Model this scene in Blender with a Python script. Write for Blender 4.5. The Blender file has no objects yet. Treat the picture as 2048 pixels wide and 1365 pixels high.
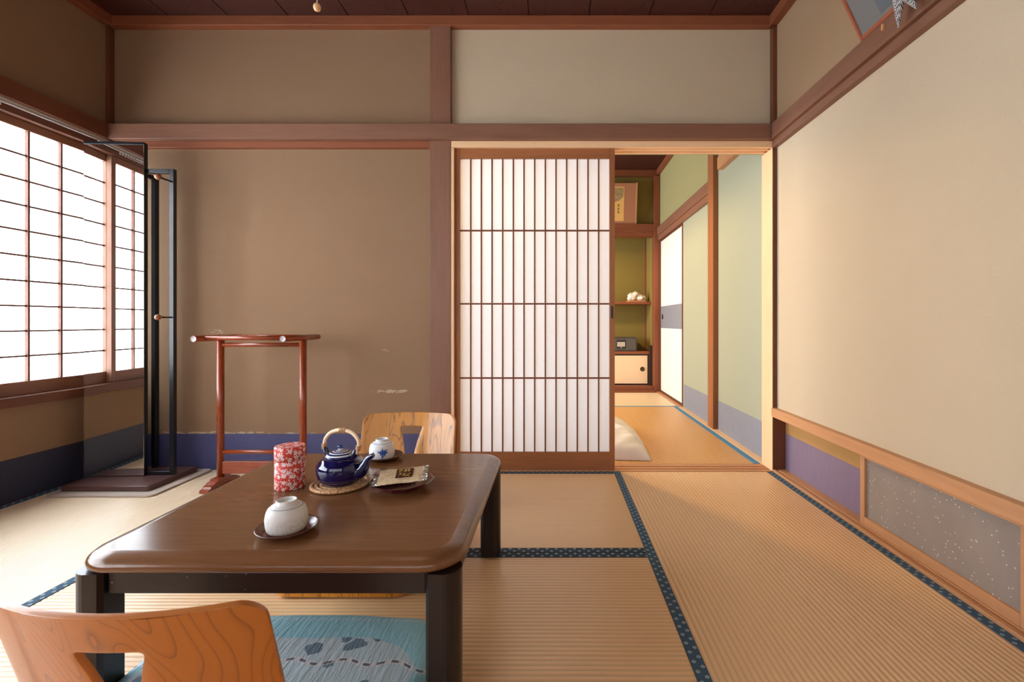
import bpy, bmesh, math, random
from mathutils import Vector, Matrix, noise
random.seed(7)
S = bpy.context.scene
COL = S.collection
PI = math.pi
F, CX, CY, H = 955.0, 1108.0, 645.0, 0.813      # focal length in px, principal point, eye height


def srgb(r, g, b):
    def f(c):
        c /= 255.0
        return c / 12.92 if c <= 0.04045 else ((c + 0.055) / 1.055) ** 2.4
    return (f(r), f(g), f(b), 1.0)


def W(px, py, Y):
    return Vector(((px - CX) * Y / F, Y, H - (py - CY) * Y / F))


# ------------------------------------------------------------------ materials
class NT:
    def __init__(s, name):
        s.m = bpy.data.materials.new(name)
        s.m.use_nodes = True
        s.t = s.m.node_tree
        s.b = s.t.nodes['Principled BSDF']
        s.out = s.t.nodes['Material Output']

    def n(s, typ, **kw):
        x = s.t.nodes.new(typ)
        for k, v in kw.items():
            setattr(x, k, v)
        return x

    def link(s, a, b):
        s.t.links.new(a, b)

    def set(s, node, key, v):
        if hasattr(v, 'is_linked') or hasattr(v, 'links'):
            s.link(v, node.inputs[key])
        else:
            node.inputs[key].default_value = v

    def math(s, op, a, b=0.0, c=0.0, clamp=False):
        x = s.n('ShaderNodeMath', operation=op)
        x.use_clamp = clamp
        s.set(x, 0, a)
        s.set(x, 1, b)
        if len(x.inputs) > 2:
            s.set(x, 2, c)
        return x.outputs[0]

    def coord(s, kind='Object'):
        return s.n('ShaderNodeTexCoord').outputs[kind]

    def pos(s):
        return s.n('ShaderNodeNewGeometry').outputs['Position']

    def uv(s):
        return s.n('ShaderNodeTexCoord').outputs['UV']

    def sep(s, v):
        x = s.n('ShaderNodeSeparateXYZ')
        s.link(v, x.inputs[0])
        return x.outputs

    def map(s, v, scale=(1, 1, 1), loc=(0, 0, 0), rot=(0, 0, 0)):
        x = s.n('ShaderNodeMapping')
        s.link(v, x.inputs[0])
        x.inputs['Scale'].default_value = scale
        x.inputs['Location'].default_value = loc
        x.inputs['Rotation'].default_value = rot
        return x.outputs[0]

    def noise(s, v, scale, detail=3.0, rough=0.55, dist=0.0):
        x = s.n('ShaderNodeTexNoise')
        s.link(v, x.inputs['Vector'])
        x.inputs['Scale'].default_value = scale
        x.inputs['Detail'].default_value = detail
        x.inputs['Roughness'].default_value = rough
        x.inputs['Distortion'].default_value = dist
        return x.outputs[0]

    def ramp(s, f, stops):
        x = s.n('ShaderNodeValToRGB')
        s.set(x, 0, f)
        e = x.color_ramp.elements
        while len(e) < len(stops):
            e.new(0.5)
        for i, (p, c) in enumerate(stops):
            e[i].position = p
            e[i].color = c if len(c) == 4 else (*c, 1)
        return x.outputs[0]

    def mix(s, f, a, b, mode='MIX'):
        x = s.n('ShaderNodeMix', data_type='RGBA', blend_type=mode)
        s.set(x, 0, f)
        s.set(x, 6, a)
        s.set(x, 7, b)
        return x.outputs[2]

    def color(s, c):
        s.set(s.b, 'Base Color', c)

    def rough(s, v):
        s.set(s.b, 'Roughness', v)

    def bump(s, h, strength=0.3, dist=0.002):
        x = s.n('ShaderNodeBump')
        x.inputs['Strength'].default_value = strength
        x.inputs['Distance'].default_value = dist
        s.link(h, x.inputs['Height'])
        s.link(x.outputs[0], s.b.inputs['Normal'])


def mul(c, k):
    return (c[0] * k, c[1] * k, c[2] * k, 1)


def plain(name, c, rough=0.5, metal=0.0, spec=0.5, coat=0.0):
    t = NT(name)
    t.color(c)
    t.rough(rough)
    t.b.inputs['Metallic'].default_value = metal
    t.b.inputs['Specular IOR Level'].default_value = spec
    t.b.inputs['Coat Weight'].default_value = coat
    return t.m


def wood(name, c, axis=0, rough=0.45, contrast=0.35, fine=90.0, stretch=0.06, spec=0.4, coat=0.0, coarse=9.0):
    t = NT(name)
    sc = [1.0, 1.0, 1.0]
    sc[axis] = stretch
    v = t.map(t.coord(), scale=sc)
    a = t.noise(v, coarse, 4.0, 0.6, 0.6)
    b = t.noise(v, fine, 3.0, 0.6)
    k = t.math('ADD', t.math('MULTIPLY', a, 0.6), t.math('MULTIPLY', b, 0.4))
    lo, hi = 1 - contrast, 1 + contrast * 0.8
    t.color(t.ramp(k, [(0.32, mul(c, lo)), (0.5, c), (0.7, mul(c, hi))]))
    t.rough(t.math('ADD', t.math('MULTIPLY', b, 0.15), rough - 0.07))
    t.b.inputs['Specular IOR Level'].default_value = spec
    t.b.inputs['Coat Weight'].default_value = coat
    t.bump(b, 0.12, 0.001)
    return t.m


def plaster(name, c, marks=None):
    t = NT(name)
    p = t.pos()
    a = t.noise(p, 420, 2.0, 0.7)
    b = t.noise(p, 2.2, 3.0, 0.5)
    g = t.noise(p, 150, 3.0, 0.65)
    col = t.mix(t.math('MULTIPLY', a, 0.55), mul(c, 1.14), mul(c, 0.78))
    col = t.mix(t.math('MULTIPLY', b, 0.22), col, mul(c, 0.82))
    if marks:
        xx, yy, zz = t.sep(p)
        for (mx, mz, rx, rz, thr, sc, mc) in marks:
            dx = t.math('DIVIDE', t.math('SUBTRACT', xx, mx), rx)
            dz = t.math('DIVIDE', t.math('SUBTRACT', zz, mz), rz)
            d = t.math('ADD', t.math('POWER', t.math('ABSOLUTE', dx), 2.0), t.math('POWER', t.math('ABSOLUTE', dz), 2.0))
            m = t.math('SUBTRACT', 1.0, d, clamp=True)
            nn = t.noise(t.map(p, scale=(0.5, 1, 1.6)), sc, 4.0, 0.7)
            m = t.math('GREATER_THAN', t.math('MULTIPLY', nn, t.math('POWER', m, 0.4)), thr)
            col = t.mix(t.math('MULTIPLY', m, 0.55), col, mc)
    t.color(col)
    t.rough(0.92)
    t.b.inputs['Specular IOR Level'].default_value = 0.15
    t.bump(t.math('ADD', a, g), 0.45, 0.0015)
    return t.m


def paper_dado(name, c):
    t = NT(name)
    p = t.pos()
    a = t.noise(t.map(p, scale=(1, 1, 0.25)), 35, 4.0, 0.65)
    t.color(t.mix(a, mul(c, 0.86), mul(c, 1.14)))
    t.rough(0.6)
    t.bump(a, 0.06, 0.002)
    return t.m


PITCH = 0.0163


def tatami(name, c, axis):
    # woven rush: ridges along `axis`; darker between ridges: weave tone plus groove shade put into the colour
    t = NT(name)
    o = t.coord()
    x, y, z = t.sep(o)
    u = y if axis == 0 else x
    w = t.math('COSINE', t.math('MULTIPLY', u, 2 * PI / PITCH))
    w = t.math('POWER', t.math('ADD', t.math('MULTIPLY', w, 0.5), 0.5), 3.5)
    sc = (30, 1.2, 1) if axis == 0 else (1.2, 30, 1)
    rush = t.noise(t.map(o, scale=sc), 14, 3.0, 0.7)
    blotch = t.noise(o, 2.3, 3.0, 0.5)
    col = t.mix(t.math('MULTIPLY', w, 0.62), c, mul(c, 0.46))
    col = t.mix(rush, mul(c, 0.82), col) if False else t.mix(t.math('MULTIPLY', rush, 0.55), col, mul(c, 0.74))
    col = t.mix(t.math('MULTIPLY', blotch, 0.3), col, (c[0] * 0.86, c[1] * 0.8, c[2] * 0.72, 1))
    t.color(col)
    t.rough(0.36)
    t.b.inputs['Specular IOR Level'].default_value = 0.85
    t.bump(rush, 0.2, 0.0010)
    return t.m


def border_mat(name, axis, c, fl, period=0.033, wide=0.033):
    t = NT(name)
    o = t.coord()
    x, y, z = t.sep(o)
    s_, t_ = (x, y) if axis == 0 else (y, x)
    side = t.math('GREATER_THAN', t_, 0.0)
    ph = t.math('ADD', t.math('DIVIDE', s_, period), t.math('MULTIPLY', side, 0.5))
    p = t.math('MULTIPLY', t.math('ABSOLUTE', t.math('SUBTRACT', t.math('FRACT', ph), 0.5)), period)
    q = t.math('ABSOLUTE', t.math('SUBTRACT', t.math('ABSOLUTE', t_), wide * 0.25))
    d = t.math('ADD', p, q)
    m = t.math('LESS_THAN', d, 0.0064)
    hole = t.math('LESS_THAN', t.math('MINIMUM', p, q), 0.0007)
    m = t.math('MULTIPLY', m, t.math('SUBTRACT', 1.0, hole))
    wv = t.noise(o, 700, 2.0, 0.6)
    base = t.mix(wv, mul(c, 0.45), mul(c, 1.5))
    t.color(t.mix(t.math('MULTIPLY', m, 0.85), base, fl))
    t.rough(0.75)
    t.b.inputs['Specular IOR Level'].default_value = 0.25
    t.bump(wv, 0.25, 0.0008)
    return t.m


M = {}
WALL = srgb(142, 113, 87)
PALE = srgb(196, 178, 151)
flk = srgb(206, 190, 165)
M['wall'] = plaster('sand_plaster', WALL)
M['wall_shaded'] = plaster('shade_toned_sand_plaster', srgb(162, 134, 104))  # pale plaster above the rail, its shade put into the base colour
M['wall_pale'] = plaster('pale_sand_plaster', PALE)
M['wall_back'] = plaster('sand_plaster_scuffed', WALL, [
    (-0.90, 0.432, 0.16, 0.016, 0.44, 26, flk), (-1.90, 0.203, 0.50, 0.014, 0.47, 60, flk),
    (-1.87, 0.765, 0.09, 0.035, 0.52, 55, flk), (-1.45, 0.20, 0.22, 0.012, 0.50, 70, flk),
    (-0.93, 0.66, 0.05, 0.02, 0.55, 60, flk)])
M['green'] = plaster('green_plaster', srgb(164, 168, 148))
M['olive'] = plaster('dark_shade_toned_green_plaster', srgb(134, 118, 64))  # far room's green plaster, dim light at the back painted in as olive
M['green_shaded'] = plaster('shade_toned_green_plaster', srgb(166, 158, 112))  # same green wall higher up, shade mixed into the colour
M['lowwall'] = plaster('ochre_plaster', srgb(170, 130, 80))
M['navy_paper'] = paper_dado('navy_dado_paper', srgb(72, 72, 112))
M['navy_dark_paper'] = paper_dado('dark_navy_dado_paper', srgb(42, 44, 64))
M['blue_paper'] = paper_dado('bluegrey_dado_paper', srgb(134, 138, 152))
M['purple_paper'] = paper_dado('purple_dado_paper', srgb(122, 104, 124))
for i, a in enumerate('xyz'):
    M['w_' + a] = wood('reddish_cedar_' + a, srgb(130, 90, 70), i, 0.48, 0.22)
    M['wt_' + a] = wood('red_trim_' + a, srgb(134, 76, 48), i, 0.5, 0.25)
    M['wl_' + a] = wood('pale_hinoki_' + a, srgb(236, 196, 152), i, 0.45, 0.10)
    M['wd_' + a] = wood('door_brown_' + a, srgb(156, 98, 58), i, 0.5, 0.25)
    M['wk_' + a] = wood('dark_post_' + a, srgb(104, 58, 36), i, 0.5, 0.3)
    M['ws_' + a] = wood('sash_brown_' + a, srgb(140, 96, 74), i, 0.5, 0.2)
    M['wo_' + a] = wood('orange_cedar_' + a, srgb(192, 140, 98), i, 0.45, 0.2)
    M['rack_' + a] = wood('rosewood_red_' + a, srgb(140, 58, 22), i, 0.28, 0.35, spec=0.5, coat=0.25)
M['tat_x'] = tatami('rush_mat_x', srgb(240, 194, 142), 0)
M['tat_y'] = tatami('rush_mat_y', srgb(240, 194, 142), 1)
FLW = srgb(196, 206, 200)
M['tat_daylit'] = tatami('daylit_rush_mat', srgb(242, 216, 176), 0)  # same rush, lightened to carry the daylight at the rear
M['tat_window_lit'] = tatami('window_lit_rush_mat', srgb(246, 222, 188), 1)  # same rush, window light and sheen put into a whiter base
M['tat_lamplit'] = tatami('lamplit_rush_mat', srgb(226, 170, 100), 1)  # same rush, warm lamplight put into an orange base
M['bord_x'] = border_mat('navy_border_x', 0, srgb(52, 68, 84), FLW)
M['bord_y'] = border_mat('navy_border_y', 1, srgb(60, 88, 110), FLW)
M['bord_blue'] = plain('blue_border', srgb(82, 140, 178), 0.7)


def ceiling_mat():
    t = NT('dark_red_boards')
    p = t.pos()
    x, y, z = t.sep(p)
    cell = t.math('FLOOR', t.math('DIVIDE', x, 0.327))
    off = t.math('MULTIPLY', cell, 3.7)
    cb = t.n('ShaderNodeCombineXYZ')
    t.link(t.math('ADD', x, off), cb.inputs[0])
    t.link(t.math('MULTIPLY', y, 0.35), cb.inputs[1])
    v = cb.outputs[0]
    a = t.noise(v, 5, 2.0, 0.5, 2.0)
    r = t.math('FRACT', t.math('MULTIPLY', a, 16.0))
    c = srgb(66, 28, 18)
    t.color(t.ramp(r, [(0.0, mul(c, 0.45)), (0.35, c), (1.0, mul(c, 1.15))]))
    t.rough(0.55)
    return t.m


M['ceil'] = ceiling_mat()


def shoji_paper(name, c, trans=0.5, fibre=0.08, emit=0.0, ec=(1, 1, 1, 1)):
    t = NT(name)
    nt = t.t
    nt.nodes.remove(t.b)
    p = t.pos()
    a = t.noise(t.map(p, scale=(1, 1, 0.4)), 60, 4.0, 0.7)
    col = t.mix(t.math('MULTIPLY', a, fibre * 2), c, mul(c, 0.8))
    d = t.n('ShaderNodeBsdfDiffuse')
    tr = t.n('ShaderNodeBsdfTranslucent')
    t.link(col, d.inputs[0])
    t.link(col, tr.inputs[0])
    mx = t.n('ShaderNodeMixShader')
    mx.inputs[0].default_value = trans
    t.link(d.outputs[0], mx.inputs[1])
    t.link(tr.outputs[0], mx.inputs[2])
    last = mx.outputs[0]
    if emit > 0:
        e = t.n('ShaderNodeEmission')
        e.inputs[0].default_value = ec
        e.inputs[1].default_value = emit
        ad = t.n('ShaderNodeAddShader')
        t.link(last, ad.inputs[0])
        t.link(e.outputs[0], ad.inputs[1])
        last = ad.outputs[0]
    t.link(last, t.out.inputs['Surface'])
    return t.m


M['door_paper'] = shoji_paper('shoji_paper_door', srgb(246, 249, 255), 0.60)
M['win_paper'] = shoji_paper('shoji_paper_daylit', srgb(240, 242, 246), 0.3, 0.03, 4.8, (0.88, 0.95, 1.0, 1))

# ------------------------------------------------------------------ mesh builders


class MB:
    def __init__(s):
        s.bm = bmesh.new()
        s.mat_i = 0

    def _begin(s):
        s.k = len(s.bm.faces)

    def _end(s, smooth=False):
        s.bm.faces.ensure_lookup_table()
        for f in s.bm.faces[s.k:]:
            f.material_index = s.mat_i
            f.smooth = smooth

    def box(s, x0, x1, y0, y1, z0, z1, bev=0.0, seg=2, rot=0.0, tilt=None):
        b = bmesh.new()
        bmesh.ops.create_cube(b, size=1.0)
        c = Vector(((x0 + x1) / 2, (y0 + y1) / 2, (z0 + z1) / 2))
        for v in b.verts:
            v.co = Vector((v.co.x * abs(x1 - x0), v.co.y * abs(y1 - y0), v.co.z * abs(z1 - z0)))
        if bev > 0:
            bmesh.ops.bevel(b, geom=b.edges[:], offset=bev, segments=seg, profile=0.5, affect='EDGES')
        m = Matrix.Translation(c)
        if rot:
            m = m @ Matrix.Rotation(rot, 4, 'Z')
        if tilt:
            m = m @ Matrix.Rotation(tilt[1], 4, tilt[0])
        bmesh.ops.transform(b, matrix=m, verts=b.verts)
        s.add(b, smooth=False)
        return s

    def add(s, b, smooth=False, mat=None):
        if mat is not None:
            bmesh.ops.transform(b, matrix=mat, verts=b.verts)
        vm = {v: s.bm.verts.new(v.co) for v in b.verts}
        for f in b.faces:
            try:
                nf = s.bm.faces.new([vm[v] for v in f.verts])
            except ValueError:
                continue
            nf.smooth = smooth or f.smooth
            nf.material_index = s.mat_i
        b.free()
        return s

    def rod(s, p0, p1, r0, r1=None, seg=16, caps=True, bev=0.0):
        p0, p1 = Vector(p0), Vector(p1)
        r1 = r0 if r1 is None else r1
        d = p1 - p0
        L = d.length
        q = d.to_track_quat('Z', 'Y').to_matrix().to_4x4()
        prof = [(r0, 0), (r1, L)]
        if bev > 0:
            prof = [(r0 - bev, 0), (r0 - bev * .3, bev * .3), (r0, bev), (r1, L - bev), (r1 - bev * .3, L - bev * .3), (r1 - bev, L)]
        s.lathe(prof, seg, Matrix.Translation(p0) @ q, caps)
        return s

    def lathe(s, prof, seg=32, mat=None, caps=True, smooth=True, uvs=None):
        bm = s.bm
        mat = mat or Matrix()
        rings = []
        for (r, z) in prof:
            if r < 1e-6:
                rings.append([bm.verts.new(mat @ Vector((0, 0, z)))])
            else:
                rings.append([bm.verts.new(mat @ Vector((r * math.cos(2 * PI * i / seg), r * math.sin(2 * PI * i / seg), z))) for i in range(seg)])
        for a, b in zip(rings, rings[1:]):
            for i in range(seg):
                j = (i + 1) % seg
                if len(a) == 1 and len(b) == 1:
                    continue
                if len(a) == 1:
                    vs = [a[0], b[j], b[i]]
                elif len(b) == 1:
                    vs = [a[i], a[j], b[0]]
                else:
                    vs = [a[i], a[j], b[j], b[i]]
                f = bm.faces.new(vs)
                f.smooth = smooth
                f.material_index = s.mat_i
        if caps:
            if len(rings[0]) > 1:
                f = bm.faces.new(rings[0][::-1])
                f.material_index = s.mat_i
            if len(rings[-1]) > 1:
                f = bm.faces.new(rings[-1])
                f.material_index = s.mat_i
        return s

    def tube(s, pts, rad, seg=12, caps=True):
        bm = s.bm
        pts = [Vector(p) for p in pts]
        n = len(pts)
        rr = rad if isinstance(rad, (list, tuple)) else [rad] * n
        rings = []
        up = None
        for i, p in enumerate(pts):
            t = (pts[min(i + 1, n - 1)] - pts[max(i - 1, 0)]).normalized()
            if up is None:
                up = Vector((0, 0, 1)) if abs(t.z) < 0.9 else Vector((1, 0, 0))
            side = t.cross(up).normalized()
            up = side.cross(t).normalized()
            rings.append([bm.verts.new(p + (side * math.cos(2 * PI * k / seg) + up * math.sin(2 * PI * k / seg)) * rr[i]) for k in range(seg)])
        for a, b in zip(rings, rings[1:]):
            for i in range(seg):
                j = (i + 1) % seg
                f = bm.faces.new([a[i], a[j], b[j], b[i]])
                f.smooth = True
                f.material_index = s.mat_i
        if caps:
            bm.faces.new(rings[0][::-1]).material_index = s.mat_i
            bm.faces.new(rings[-1]).material_index = s.mat_i
        return s

    def prism(s, poly, z0, z1, mat=None, smooth=False):
        # polygon in local xy extruded z0..z1
        bm = s.bm
        mat = mat or Matrix()
        a = [bm.verts.new(mat @ Vector((x, y, z0))) for x, y in poly]
        b = [bm.verts.new(mat @ Vector((x, y, z1))) for x, y in poly]
        n = len(poly)
        fs = [bm.faces.new(a[::-1]), bm.faces.new(b)]
        for i in range(n):
            j = (i + 1) % n
            f = bm.faces.new([a[i], a[j], b[j], b[i]])
            f.smooth = smooth
            fs.append(f)
        for f in fs:
            f.material_index = s.mat_i
        return s

    def ball(s, c, r, sub=3, scale=(1, 1, 1)):
        b = bmesh.new()
        bmesh.ops.create_icosphere(b, subdivisions=sub, radius=r)
        for v in b.verts:
            v.co = Vector((v.co.x * scale[0], v.co.y * scale[1], v.co.z * scale[2])) + Vector(c)
        s.add(b, smooth=True)
        return s

    def build(s, name, mats, parent=None, loc=None, recalc=True, autosmooth=None):
        if recalc:
            bmesh.ops.recalc_face_normals(s.bm, faces=s.bm.faces[:])
        me = bpy.data.meshes.new(name)
        s.bm.to_mesh(me)
        s.bm.free()
        if not isinstance(mats, (list, tuple)):
            mats = [mats]
        for m in mats:
            me.materials.append(M[m] if isinstance(m, str) else m)
        o = bpy.data.objects.new(name, me)
        COL.objects.link(o)
        if parent is not None:
            o.parent = parent
        if loc is not None:
            o.location = loc
        return o


def rrect(x0, x1, y0, y1, r, n=6):
    pts = []
    for cx, cy, a0 in ((x1 - r, y1 - r, 0), (x0 + r, y1 - r, PI / 2), (x0 + r, y0 + r, PI), (x1 - r, y0 + r, 1.5 * PI)):
        for i in range(n + 1):
            a = a0 + (PI / 2) * i / n
            pts.append((cx + r * math.cos(a), cy + r * math.sin(a)))
    return pts


def tag(o, label, cat=None, group=None, kind=None):
    o['label'] = label
    if cat:
        o['category'] = cat
    if group:
        o['group'] = group
    if kind:
        o['kind'] = kind
    return o


def thing(name, label, cat, loc=(0, 0, 0), rot=0.0, group=None, kind=None):
    o = bpy.data.objects.new(name, None)
    o.empty_display_size = 0.05
    COL.objects.link(o)
    o.location = loc
    o.rotation_euler = (0, 0, rot)
    return tag(o, label, cat, group, kind)


def struct(name, mb, mats, label, cat, parent=None):
    o = mb.build(name, mats, parent)
    if parent is None:
        tag(o, label, cat, None, 'structure')
    return o


def sbox(name, mats, label, cat, *boxes, bev=0.0015, parent=None):
    m = MB()
    for b in boxes:
        m.box(*b, bev=bev, seg=1)
    return struct(name, m, mats, label, cat, parent)


# ------------------------------------------------------------------ dimensions
XL, XR = -2.445, 1.215          # plaster faces of the side walls
YB = 2.635                     # plaster face of the back wall
YF = -1.05                     # wall behind the camera
ZC = 2.48
DX0, DX1 = -0.561, 1.19        # doorway
NXR, NYB, NZC = 1.24, 5.62, 2.60
NXL = -2.35

# ------------------------------------------------------------------ floor + mats
m = MB()
m.box(XL - 0.2, 1.5, YF - 0.2, 6.3, -0.12, -0.055)
m.box(XL, 1.19, YF, 0.768, -0.055, 0.0)
struct('floor', m, 'tat_x', 'rush covered floor of the room and the room beyond the doorway', 'floor')


def mat(label, x0, x1, y0, y1, axis, borders='ab', bmat=None, tmat=None, group='tatami mats', bw=0.033):
    """axis: direction of the ridges and of the long sides (0 = X, 1 = Y)."""
    lx, ly = x1 - x0, y1 - y0
    across = ly if axis == 0 else lx
    along = lx if axis == 0 else ly
    g = 0.0008
    bm = bmesh.new()
    n = int(across / PITCH * 6)
    rows = []
    for i in range(n + 1):
        u = g + (across - 2 * g) * i / n
        z = 0.0017 * (abs(math.sin(PI * u / PITCH)) - 0.9)
        rows.append((u, z))
    segs = 1
    top = []
    for (u, z) in rows:
        r = []
        for k in (g, along - g):
            r.append(bm.verts.new((k, u, z) if axis == 0 else (u, k, z)))
        top.append(r)
    for a, b in zip(top, top[1:]):
        f = bm.faces.new([a[0], a[1], b[1], b[0]])
        f.smooth = True
    # sides and underside
    zb = -0.054
    co = [(g, g), (lx - g, g), (lx - g, ly - g), (g, ly - g)]
    lo = [bm.verts.new((x, y, zb)) for x, y in co]
    hi = [bm.verts.new((x, y, -0.0012)) for x, y in co]
    for i in range(4):
        j = (i + 1) % 4
        bm.faces.new([lo[i], lo[j], hi[j], hi[i]])
    bm.faces.new(lo[::-1])
    mb = MB()
    mb.bm = bm
    o = mb.build('tatami_mat', tmat or ('tat_x' if axis == 0 else 'tat_y'), None, (x0, y0, 0))
    tag(o, label, 'tatami mat', group)
    for s in borders:
        c = MB()
        if axis == 0:
            c.box(-along / 2 + g, along / 2 - g, -bw / 2, bw / 2, -0.0011, 0.0014, bev=0.0008, seg=1)
            loc = (along / 2, bw / 2 + g if s == 'a' else across - bw / 2 - g, 0)
        else:
            c.box(-bw / 2, bw / 2, -along / 2 + g, along / 2 - g, -0.0011, 0.0014, bev=0.0008, seg=1)
            loc = (bw / 2 + g if s == 'a' else across - bw / 2 - g, along / 2, 0)
        c.build('border_cloth', bmat or ('bord_x' if axis == 0 else 'bord_y'), o, loc)
    return o


MX0, MX1 = -1.497, 0.325
mat('long tatami mat along the right wall, its ridges running to the doorway', MX1, 1.19, 0.775, 2.597, 1)
mat('tatami mat lying against the shoji door, its back edge at the sill', MX0, MX1, 1.684, 2.597, 0)
mat('tatami mat under the low table, between the camera and the double border', MX0, MX1, 0.772, 1.683, 0)
mat('tatami mat lightened for window light, along the window wall under the mirror stand', XL + 0.005, MX0, 0.775, 2.630, 1, tmat='tat_window_lit')
mat('tatami mat toned lamplight orange, with plain blue border just beyond the doorway', 0.27, 1.188, 2.745, 4.60, 1, 'b', 'bord_blue', 'tat_lamplit', group='tatami mats of the far room', bw=0.038)
mat('tatami mat under the white bedding, behind the shoji door', -0.65, 0.27, 2.745, 4.60, 1, '', None, 'tat_lamplit', group='tatami mats of the far room')
mat('daylight-toned tatami mat in front of the alcove, its blue border crossing the room', -0.65, 1.188, 4.60, 5.515, 0, 'a', 'bord_blue', 'tat_daylit', group='tatami mats of the far room', bw=0.03)

# ------------------------------------------------------------------ back wall
sbox('wall_back', 'wall_back', 'brown sand plaster back wall with pale scuffs around the doorway', 'wall',
     (XL - 0.1, -0.62, YB, 2.70, -0.05, ZC + 0.06), bev=0)
sbox('wall_back_over_door', 'wall_pale', 'pale greige plaster panel above the doorway', 'wall',
     (-0.62, XR + 0.05, YB, 2.70, 1.80, ZC + 0.06), bev=0)
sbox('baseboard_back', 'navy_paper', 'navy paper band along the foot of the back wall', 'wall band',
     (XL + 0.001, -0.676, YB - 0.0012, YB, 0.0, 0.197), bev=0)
sbox('trim_1', 'w_z', 'reddish brown wooden post left of the shoji door', 'post',
     (-0.677, -0.563, 2.600, 2.72, 0.0, ZC))
sbox('trim_2', 'w_x', 'long horizontal wooden rail crossing the back wall above the door', 'rail',
     (XL + 0.004, 1.166, 2.565, 2.6345, 1.801, 1.882))
sbox('trim_3', 'wt_x', 'thin wooden strip under the rail of the back wall', 'rail',
     (XL + 0.004, -0.6775, 2.603, 2.6345, 1.767, 1.8008))
sbox('trim_4', 'wt_x', 'red brown ceiling trim along the top of the back wall', 'ceiling trim',
     (XL + 0.03, XR - 0.03, 2.590, 2.6345, 2.427, ZC))
sbox('trim_5', 'wk_z', 'thin dark corner post between the window wall and back wall', 'post',
     (XL + 0.001, XL + 0.022, 2.602, 2.6345, 1.883, 2.426))
sbox('trim_6', 'wk_z', 'dark corner post between the doorway and the right wall', 'post',
     (1.192, 1.2605, 2.600, 2.72, 0.0, ZC))
# doorway lining: head with two grooves, jambs, sill with grooves
hd = [(2.600, 2.618, 0), (2.618, 2.646, 1), (2.646, 2.660, 0), (2.660, 2.688, 1), (2.688, 2.706, 0)]
sbox('trim_7', 'wl_x', 'pale wooden door head with two grooves above the shoji door', 'door head',
     *[(DX0 + 0.001, 1.191, a, b, 1.766 + 0.016 * g, 1.8008) for a, b, g in hd], bev=0.001)
sbox('trim_8', 'wl_z', 'pale thin jamb strip left of the shoji door', 'door jamb',
     (DX0 - 0.001, DX0 + 0.016, 2.602, 2.705, 0.0, 1.7655))
sbox('trim_9', 'wl_z', 'bright pale wooden jamb on the right side of the doorway', 'door jamb',
     (1.190, 1.1915, 2.602, 2.735, 0.0, 1.7655), (1.1915, 1.24, 2.7205, 2.735, 0.0, 1.7655), bev=0.0004)
sd = [(2.600, 2.618, 0), (2.618, 2.646, 1), (2.646, 2.662, 0), (2.662, 2.690, 1), (2.690, 2.735, 0)]
sbox('trim_10', 'wo_x', 'grooved wooden sill on the floor of the doorway', 'door sill',
     *[(DX0 + 0.001, 1.1898, a, b, -0.055, 0.002 - 0.004 * g) for a, b, g in sd], bev=0.0008)

# shoji sliding door
d = thing('door_1', 'white paper shoji sliding door with brown lattice closing half the doorway', 'door', (0, 2.632, 0.003), kind='structure')
dx0, dx1, dz1 = -0.546, 0.3335, 1.768
DY = 0.012


def lat(name, boxes, mt, par, bev=0.0012, **k):
    m = MB()
    for b in boxes:
        m.box(*b, bev=bev, seg=1)
    return m.build(name, mt, par)


def px2x(p, Y=2.62):
    return (p - CX) * Y / F


def py2z(p, Y=2.62):
    return H - (p - CY) * Y / F


sl, sr = px2x(919.5), px2x(1219)
zt, zb_ = py2z(317) - 0.003, py2z(905) - 0.003
lat('stile', [(dx0, sl, -DY, DY, 0, dz1)], 'wd_z', d)
st2 = lat('stile', [(sr, dx1, -DY, DY, 0, dz1)], 'wd_z', d)
lat('top_rail', [(sl, sr, -DY, DY, zt, dz1)], 'wd_x', d)
lat('bottom_rail', [(sl, sr, -DY, DY, 0, zb_)], 'wd_x', d)
bars = []
nb = 14
for i in range(1, nb):
    x = sl + (sr - sl) * i / nb
    bars.append((x - 0.0040, x + 0.0040, -0.006, 0.001, zb_, zt))
for p in (461, 608, 757):
    z = py2z(p) - 0.003
    bars.append((sl, sr, -0.0055, 0.001, z - 0.0045, z + 0.0045))
lat('lattice', bars, wood('lattice_brown', srgb(120, 68, 42), 2, 0.5, 0.2), d, bev=0.0006)
lat('paper', [(sl, sr, 0.0012, 0.0020, zb_ - 0.01, zt + 0.01)], 'door_paper', d, bev=0)
m = MB()
hx, hz = px2x(1224), py2z(626)
m.box(hx - 0.0065, hx + 0.0065, -DY - 0.0012, -DY + 0.003, hz - 0.034, hz + 0.034, bev=0.001, seg=1)
ho = m.build('finger_pull', plain('black_pull', srgb(22, 16, 16), 0.35), d)
ho['label'] = 'black recessed finger pull'

# ------------------------------------------------------------------ ceiling
m = MB()
x = XL - 0.05
k = 0
seams = [px2x(338 + 120 * i, 2.6) for i in range(-2, 12)]
seams = [XL - 0.02] + [s for s in seams if XL + 0.05 < s < XR - 0.05] + [XR + 0.06]
for a, b in zip(seams, seams[1:]):
    m.box(a + 0.0025, b - 0.0025, YF, 2.6345, ZC, ZC + 0.012, bev=0.001, seg=1)
m.box(XL - 0.02, XR + 0.06, YF, 2.6345, ZC + 0.012, ZC + 0.06)
struct('ceiling', m, 'ceil', 'dark red brown boarded ceiling', 'ceiling')
sbox('trim_11', 'wt_y', 'dark ceiling trim along the top of the window wall', 'ceiling trim',
     (XL + 0.0005, XL + 0.045, YF, 2.589, 2.427, ZC))
sbox('trim_12', 'wt_y', 'red brown ceiling trim along the top of the right wall', 'ceiling trim',
     (XR - 0.045, XR - 0.0005, YF, 2.589, 2.427, ZC))

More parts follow.
